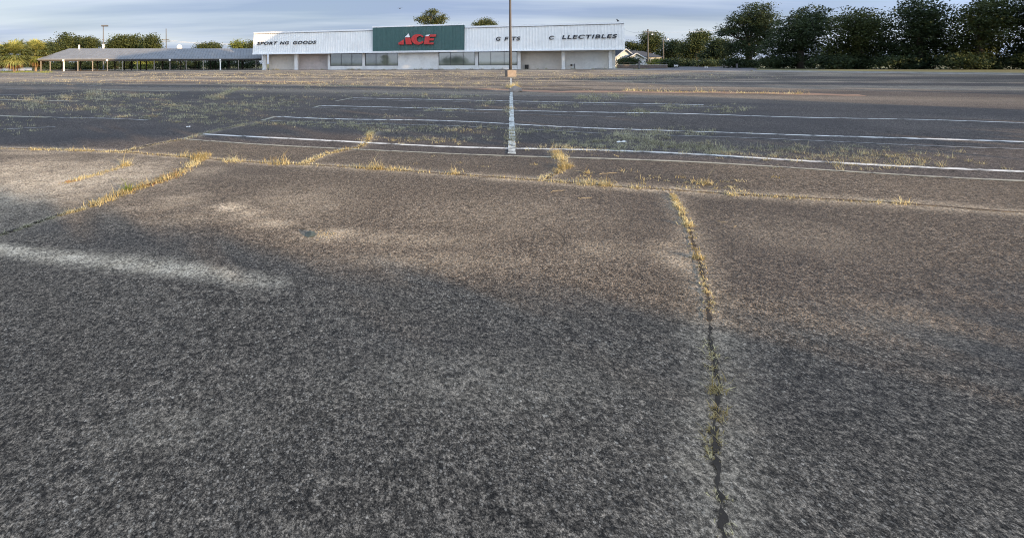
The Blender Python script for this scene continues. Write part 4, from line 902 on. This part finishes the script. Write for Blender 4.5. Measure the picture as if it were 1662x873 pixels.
strip('crack_grass', 'olive grass in the crack that runs up to the first bay line', [(205, 248), (250, 237), (300, 228), (330, 219), (358, 210), (400, 201)], .06, 10, .03, .05, L_weed, 11, .03)
strip('crack_grass', 'golden and rusty grass patch on the pale worn asphalt', [(105, 297), (125, 293), (150, 286), (175, 279), (205, 270)], .03, 14, .035, .05, L_gold, 12, .03)
strip('crack_grass', 'rust red clump at the end of the grass patch', [(102, 297), (128, 293)], .02, 14, .03, .035, L_rust, 13, .02)
strip('seam_grass', 'golden grass along the clay seam far right', [(1005, 148), (1030, 148), (1060, 149), (1100, 150), (1170, 151), (1300, 153)], .14, 14, .16, .22, L_gold, 14, .15, .7)
strip('seam_grass', 'golden grass at the seam by the peeling divider', [(826, 142), (836, 143)], .06, 22, .12, .28, L_gold, 15, .1)
strip('seam_grass', 'pale grass along the far seam left of centre', [(200, 131), (300, 131.5), (420, 132.5), (530, 134.5)], .5, 14, .4, .14, L_gold, 16, .4, .6)
strip('seam_grass', 'olive grass in the far crack left of centre', [(338, 160), (355, 156), (372, 149), (392, 144.5)], .12, 14, .12, .16, L_weed, 17, .1)
# weeds scattered over the shaded bays: rows along old stripes plus loose patches
def patch(lab, specs, seed, m_):
    cl = []
    for (px, py, rx, ry, n, h) in specs:
        for i in range(int(n*1.7)):
            x, y = gd(px+R.gauss(0, rx), max(116, py+R.gauss(0, ry)))
            cl.append((x, y, R.uniform(3, 14), .035*max(1, y/9), h*R.uniform(.5, 1.3)))
    tag(quads_mesh('weeds', blades(cl, seed), m_), lab, 'weeds', None, 'stuff')
patch('olive weeds scattered over the left shaded bays', [(40, 170, 40, 5, 45, .10), (150, 178, 70, 4, 60, .09), (280, 172, 60, 5, 70, .10), (350, 180, 50, 5, 60, .09), (250, 190, 70, 2.5, 50, .08), (420, 172, 40, 5, 45, .10), (110, 160, 60, 2, 40, .12), (220, 156, 50, 2, 40, .12), (460, 160, 40, 4, 30, .12), (30, 205, 25, 6, 14, .08), (330, 197, 50, 2.5, 30, .07)], 31, L_weed)
patch('pale dry weeds among the left shaded bays', [(150, 151, 14, 2.2, 30, .2), (225, 155, 25, 1.2, 25, .16), (165, 162, 10, 2, 14, .16), (105, 158, 8, 1.5, 14, .16), (60, 168, 10, 4, 20, .14), (400, 146, 40, 1.5, 30, .16), (350, 160, 8, 2, 14, .15), (560, 139, 30, 1.5, 26, .2), (440, 137, 60, 1.2, 30, .2)], 32, L_tan)
patch('olive weeds along the second and third bays', [(480, 200, 60, 2.5, 45, .07), (560, 204, 40, 2.5, 35, .07), (660, 210, 60, 3, 45, .07), (760, 212, 60, 3, 30, .07), (700, 226, 50, 3, 30, .07), (600, 190, 80, 2, 12, .07), (720, 178, 25, 2, 12, .10), (790, 168, 8, 3, 12, .12), (640, 155, 40, 2, 24, .13), (740, 157, 30, 2, 18, .13)], 33, L_weed)
patch('dry weeds sprouting above the joint at the right', [(1000, 287, 70, 6, 7, .04), (1110, 298, 50, 4, 6, .045), (1180, 302, 20, 5, 4, .045), (760, 262, 120, 9, 5, .03)], 39, L_gold)
patch('olive weeds on the far asphalt before the store', [(450, 120, 160, 2.5, 90, .14), (800, 120, 160, 2.5, 90, .14), (700, 140, 160, 4, 60, .10)], 40, L_weed)
patch('olive weeds in the right-hand bays', [(880, 215, 40, 3, 30, .07), (960, 232, 40, 3, 36, .07), (1040, 222, 30, 6, 50, .09), (1060, 236, 20, 4, 30, .09), (1140, 240, 40, 5, 50, .08), (1030, 245, 60, 3, 45, .07), (1180, 250, 30, 2, 26, .07), (930, 240, 40, 2, 30, .07), (1100, 215, 40, 4, 30, .08), (1040, 184, 14, 2, 16, .11), (965, 160, 12, 4, 20, .12), (1100, 176, 20, 3, 18, .12), (1180, 178, 25, 3, 22, .11), (900, 172, 40, 3, 20, .1), (1300, 250, 60, 8, 50, .08), (1450, 260, 60, 8, 50, .08)], 34, L_weed)
patch('pale weeds by the foot of the peeling divider', [(831, 228, 4, 6, 16, .09), (833, 215, 3, 4, 8, .08), (827, 180, 3, 5, 8, .1), (940, 128, 60, 1.5, 20, .16), (700, 135, 60, 2, 30, .16), (1000, 157, 10, 2, 14, .14), (945, 159, 10, 1.5, 12, .14)], 35, L_weed)
patch('dry weeds on the far asphalt before the store', [(500, 122, 140, 3, 170, .12), (250, 124, 140, 3, 150, .12), (100, 133, 80, 3, 80, .12), (700, 123, 140, 3, 150, .12), (950, 123, 100, 3, 100, .12), (1100, 125, 80, 3, 80, .12), (650, 133, 200, 3, 80, .10)], 36, L_tan)
# weeds growing along the store wall
cl = []
for px in (446, 452, 507, 523, 565, 571, 575, 582, 624, 640, 676, 683, 700, 716, 745, 765, 782, 800, 812, 852, 872, 884, 930, 960, 985):
    for j in range(3):
        q_ = FR @ Vector((U(px+R.uniform(-3, 3), .15), .15+R.uniform(0, .3), 0)); cl.append((q_.x, q_.y, 10, .14, R.uniform(.2, .55)))
tag(quads_mesh('weeds', blades(cl, 37), L_weed), 'weeds growing along the foot of the store front', 'weeds', None, 'stuff')
cl = [(*gd(R.uniform(-40, 84), R.uniform(115.2, 118.6)), 10, .3, .18) for i in range(260)]
tag(quads_mesh('verge_grass', blades(cl, 38), L_grn), 'green grass edge beneath the palms', 'grass', None, 'stuff')
# single tufts that stand out
def tuft(lab, px, py, n, sp, h, m_=L_gold, seed=1, stalk=0):
    x, y = gd(px, py); r = random.Random(seed)
    V = blades([(0, 0, n, sp, h)]+[(r.uniform(-sp, sp), r.uniform(-sp, sp), 1, .004, h*2.4) for i in range(stalk)], seed+200)
    z0 = gz(x, y); V[:, :, 2] -= gz(0, 0)
    o = quads_mesh('grass_tuft', V, m_); o.location = (x, y, z0); tag(o, lab, 'grass tuft', 'single grass tufts on the asphalt')
tuft('tall stalked tuft at the upper end of the grass patch on pale asphalt', 204, 270, 70, .03, .12, seed=1, stalk=7)
tuft('bright green tuft beside the diagonal left crack', 207, 315, 55, .02, .10, L_grn, 2, 5)
tuft('dense golden tuft where the diagonal crack meets the joint', 322, 258, 110, .06, .13, seed=3, stalk=5)
tuft('upright pair of dry stalks left of the crack junction', 298, 255, 40, .04, .10, seed=4, stalk=5)
tuft('wide golden tuft on the joint below the first bay line start', 378, 262, 80, .07, .10, seed=5, stalk=4)
tuft('feathery golden tuft on the joint left of the forked crack', 455, 265, 90, .08, .11, seed=6, stalk=5)
tuft('fan shaped golden tuft on the joint right of the forked crack', 609, 274, 80, .05, .11, seed=7, stalk=5)
tuft('low double tuft on the joint in the middle of the picture', 645, 276, 60, .07, .07, seed=8)
tuft('pale spiky tuft on the joint below the peeling divider, farther left', 739, 283, 45, .04, .08, seed=9, stalk=4)
tuft('golden tuft spilling over the thin faded line right of the divider', 906, 257, 80, .04, .10, seed=10, stalk=3)
tuft('compact golden tuft at the bend of the short crack', 918, 271, 70, .035, .09, seed=11)
tuft('long low golden tuft on the joint just right of the short crack', 955, 297, 100, .09, .08, seed=12, stalk=3)
tuft('peaked golden tuft at the right end of the long low one', 983, 300, 60, .04, .08, seed=13, stalk=3)
tuft('reddish tuft with one tall stalk above the joint', 953, 281, 30, .025, .06, seed=14, stalk=1)
tuft('orange dry tuft on the joint near the right edge of the asphalt crack', 1142, 298, 60, .05, .07, seed=15, stalk=4)
tuft('dense golden tuft at the widest spot of the long right crack', 1116, 362, 60, .018, .06, seed=16)
tuft('shadowed golden tuft low in the long right crack', 1134, 416, 60, .02, .05, seed=17)
tuft('small leafy weed on the third bay line left of the divider', 729, 180, 60, .08, .14, L_weed, 18)
tuft('short tuft on the joint close to its right end', 1190, 315, 40, .03, .05, seed=19)

# ------------------------------------------------------------------ loose things on the asphalt
def chunk(name, lab, cat, px, py, sx_, sy_, sz_, m_, seed, grp=None):
    x, y = gd(px, py); r = random.Random(seed); bm = bmesh.new(); bmesh.ops.create_icosphere(bm, subdivisions=2, radius=1)
    k = [Vector((r.uniform(-1, 1), r.uniform(-1, 1), r.uniform(-.6, 1))).normalized() for i in range(9)]
    for v in bm.verts:
        for d in k:
            e = v.co.dot(d)-.72
            if e > 0: v.co -= d*e
        v.co = Vector((v.co.x*sx_, v.co.y*sy_, max(-.2, v.co.z)*sz_))
    m2 = bpy.data.meshes.new(name); bm.to_mesh(m2); bm.free(); m2.materials.append(m_)
    o = bpy.data.objects.new(name, m2); C.objects.link(o); o.location = (x, y, gz(x, y)+.1*sz_); o.rotation_euler = (0, 0, r.uniform(-.4, .4)); return tag(o, lab, cat, grp)
chunk('asphalt_chunk', 'dark teal grey slab of broken asphalt tilted in a shallow hole', 'asphalt chunk', 503, 383, .048, .05, .030, mat('teal_chunk', (.045, .065, .07), .9, .3, 30), 3)
chunk('concrete_chunk', 'peach coloured lump of concrete beside the peeling divider', 'concrete chunk', 836, 149.5, .32, .3, .26, M_conc, 5)
gr = MB(); r = random.Random(8)
for i in range(130):
    x, y = gd(527+r.gauss(0, 11), 382+r.gauss(0, 3.5)); s = r.uniform(.003, .007)
    v = [(x+s*r.uniform(.6, 1.2)*a, y+s*r.uniform(.6, 1.2)*b, gz(x, y)+s*c) for a, b, c in ((1, 0, .2), (0, 1, .3), (-1, 0, .2), (0, -1, .2), (0, 0, 1.1))]
    gr.add(v, [(0, 1, 4), (1, 2, 4), (2, 3, 4), (3, 0, 4)])
tag(gr.build('gravel', mat('loose_gravel', (.30, .26, .18), .9, .35, 60)), 'loose yellowish gravel beside the asphalt chunk', 'gravel', None, 'stuff')
def scrap(lab, px, py, L, wd, m_, rot, name='litter', cat='litter'):
    x, y = gd(px, py); mb = MB()
    if name == 'dry_stem':
        mb.tube([((i/5-.5)*L, .05*L*math.sin(i*.8+px), .006+.01*abs(math.sin(i*1.7+py))) for i in range(6)], [wd*.2]*5+[wd*.08], 5)
    else:
        n = 5; vs = []
        for i in range(n+1):
            t = i/n-.5; z = .01+.012*math.sin(i*2.1)**2; vs += [(t*L, -wd/2*(1-.5*abs(t)), z), (t*L*.9, wd/2, z+.008)]
        mb.add(vs, [(2*i, 2*i+2, 2*i+3, 2*i+1) for i in range(n)])
    o = mb.build(name, m_); o.location = (x, y, gz(x, y)); o.rotation_euler = (0, 0, rot); tag(o, lab, cat)
M_straw = mat('straw', (.42, .35, .21), .8, .15, 20)
scrap('white scrap lying in the bay above the first line, right of the divider', 1009, 234, .17, .05, M_whitep, .3)
scrap('white flake in the dark bay left of the first line', 306, 207, .09, .05, M_whitep, .8)
scrap('bent dry stem on the asphalt below the joint, right of centre', 905, 311, .16, .008, M_straw, .35, 'dry_stem', 'stem')
scrap('straight dry stem lying right of the bent one', 949, 322, .13, .007, M_straw, .1, 'dry_stem', 'stem')
scrap('short dry stem near the long crack at the right', 1172, 358, .06, .006, M_straw, -.6, 'dry_stem', 'stem')
scrap('small dry curl beyond the long crack near the right edge', 1193, 366, .05, .006, M_straw, .5, 'dry_stem', 'stem')
scrap('pale dry stem just above the joint near the right tufts', 939, 279, .12, .01, M_straw, -.5, 'dry_stem', 'stem')
scrap('tan straw lying over the joint right of the peaked tuft', 987, 283, .22, .01, M_straw, .25, 'dry_stem', 'stem')

# ------------------------------------------------------------------ unseen trees and added hedge behind the photographer (cast shadows, show in the glass)
def canopy(name, lab, cat, s0, s1, lo, hi, t0, n, size, leaf, seed, trunk_s, grp=None, thick=2.2, holes=.22):
    """crown between two outlines: lo/hi are (s, height) lists across the sun's heading."""
    r = np.random.default_rng(seed); s = s0+(s1-s0)*r.random(n*3)
    L_ = np.interp(s, *zip(*lo)); H_ = np.interp(s, *zip(*hi)); v = L_+(H_-L_)*r.random(n*3)
    hole = vnoise(s, v, .9, seed+3)
    k_ = (hole > holes) & (H_ > L_); s, v = s[k_][:n], v[k_][:n]; m_ = len(s)
    t = t0+r.normal(size=m_)*thick; v = v+(t-t0)*0.194*-1.0*0
    v = v-(t-t0)*-.194*-1                              # keep the outline true along the light
    P = np.stack([s*ca-t*sa, s*sa+t*ca, v], 1)
    x0, y0 = ST(trunk_s, t0); P -= np.array([x0, y0, 0])
    nrm = r.normal(size=(m_, 3)); nrm /= np.linalg.norm(nrm, axis=1)[:, None]; tt = np.cross(nrm, r.normal(size=(m_, 3))); tt /= np.linalg.norm(tt, axis=1)[:, None]; b = np.cross(nrm, tt)
    sz = (size*(.6+.8*r.random(m_)))[:, None]
    o = empty(name, (x0, y0, -.03)); tag(o, lab, cat, grp)
    quads_mesh('crown', np.stack([P-tt*sz*.5, P-b*sz*.6, P+tt*sz*.5, P+b*sz*.6], 1), leaf, o)
    hm = float(np.mean(v)); mb = MB(); mb.tube([(0, 0, 0), (.1, 0, hm*.5), (0, .1, hm)], [.32, .25, .12], 8)
    c_ = P.mean(0); mb.tube([(.05, 0, hm*.4), (c_[0]*.5, c_[1]*.5, hm*.8), (c_[0], c_[1], c_[2])], [.2, .14, .06], 6); mb.build('trunk', M_bark, o); return o
TT = math.tan(e_)
T0 = -15.0
hv = lambda t: (t-T0)*TT
SHADE_HEDGE = [(-16, hv(11)), (-4, hv(9.5)), (.35, hv(6.1)), (.89, hv(5.1)), (1.27, hv(4.0)), (1.55, hv(3.1)), (1.9, hv(2.1)), (2.6, hv(.9)), (3.6, hv(-.1)), (6, hv(-.9)), (9, hv(-1.2)), (14, hv(-1.4))]  # top outline of an added hedge, shaped to set the near shade edge
canopy('hedge', 'tall uneven hedge added unseen behind the photographer for its shade', 'hedge', -16, 14, [(-16, -.0), (14, -.0)], SHADE_HEDGE, T0, 16000, .24, L_dark, 71, -3.0, thick=.35, holes=-1)
hcore = MB(); hx0, hy0 = ST(-3.0, T0)  # opaque slab added inside the hedge so no sun leaks through
for sg_ in (-.12, .12):
    pp = [(-16, 0)]+[(a, b-.22) for a, b in SHADE_HEDGE]+[(14, 0)]
    hcore.add([(ST(a, T0+sg_)[0]-hx0, ST(a, T0+sg_)[1]-hy0, b) for a, b in pp], [tuple(range(len(pp)))])
hcore.build('shade_core', M_dkwood, bpy.data.objects['hedge'])
CAN_LO = [(-14, hv(12)), (.5, hv(10)), (3, hv(9.2)), (5.5, hv(7.4)), (6.4, hv(4.8)), (7.4, hv(2.9)), (10, hv(.8)), (19, hv(-1.5))]
canopy('oak_tree', 'broad oak behind the photographer shading the middle of the lot', 'tree', -14, 8, CAN_LO, [(-14, 8), (-10, 10.5), (-3, 11.5), (4, 11.6), (8, 10)], T0, 7000, .42, L_dark, 72, -9.0, thick=1.6, holes=.08)
canopy('oak_tree', 'smaller oak behind the photographer at the right', 'tree', 8, 20, CAN_LO, [(8, 9.6), (13, 8.6), (17, 7.2), (20, 4)], T0, 4200, .42, L_dark, 73, 15.0, thick=1.6, holes=.1)
canopy('pine_tree', 'tall pine off to the right shading the shelter roof', 'tree', 24, 50, [(24, 23), (36, 20), (50, 19)], [(24, 26), (26, 27.7), (33, 28.6), (41, 30), (45, 28.6), (48, 26.6), (50, 25.5)], T0, 10000, .6, L_pine, 74, 34, thick=1.2, holes=.05)
canopy('pine_tree', 'tall pine off to the right shading the store middle', 'tree', 48, 71, [(48, 25), (51, 21), (54, 19), (71, 11)], [(48, 26), (51, 28), (54, 29), (62, 28), (71, 24)], T0, 11000, .65, L_pine, 75, 62, holes=.06)
canopy('pine_tree', 'tall pine off to the right shading the store right end', 'tree', 70, 90, [(70, 12), (90, 6)], [(70, 25.5), (80, 22.5), (90, 20)], T0, 13000, .65, L_pine, 76, 80, holes=.06)
canopy('oak_tree', 'wide oak off to the right shading the side road corner', 'tree', 89, 124, [(89, 5.5), (124, 5)], [(89, 14), (100, 15.5), (112, 15), (124, 12)], T0, 8000, .7, L_dark, 79, 106)
canopy('small_tree', 'row-like low tree off to the right shading the far right of the lot', 'tree', 29, 76, [(29, 1.2), (76, 1.2)], [(29, 4.6), (33, 6.3), (60, 6.6), (76, 6)], T0, 9000, .5, L_dark, 83, 52, holes=.1)
tree('oak_tree', 'broad oak far behind the photographer mirrored in the shop windows', 'tree', -118, -177, [(-5, 0, 2.6, 6, 5, 2.6), (2, 0, 3.6, 5.5, 5, 2.8), (8, 2, 2.4, 5, 4, 2.2)], 2600, .7, L_dark, tr=.5, seed=78)
palm('palm far behind the photographer mirrored in the shop windows', 0, 0, 1, 2.9, 2.9, 77, 70, 10).location = (-82, -29, -.03)
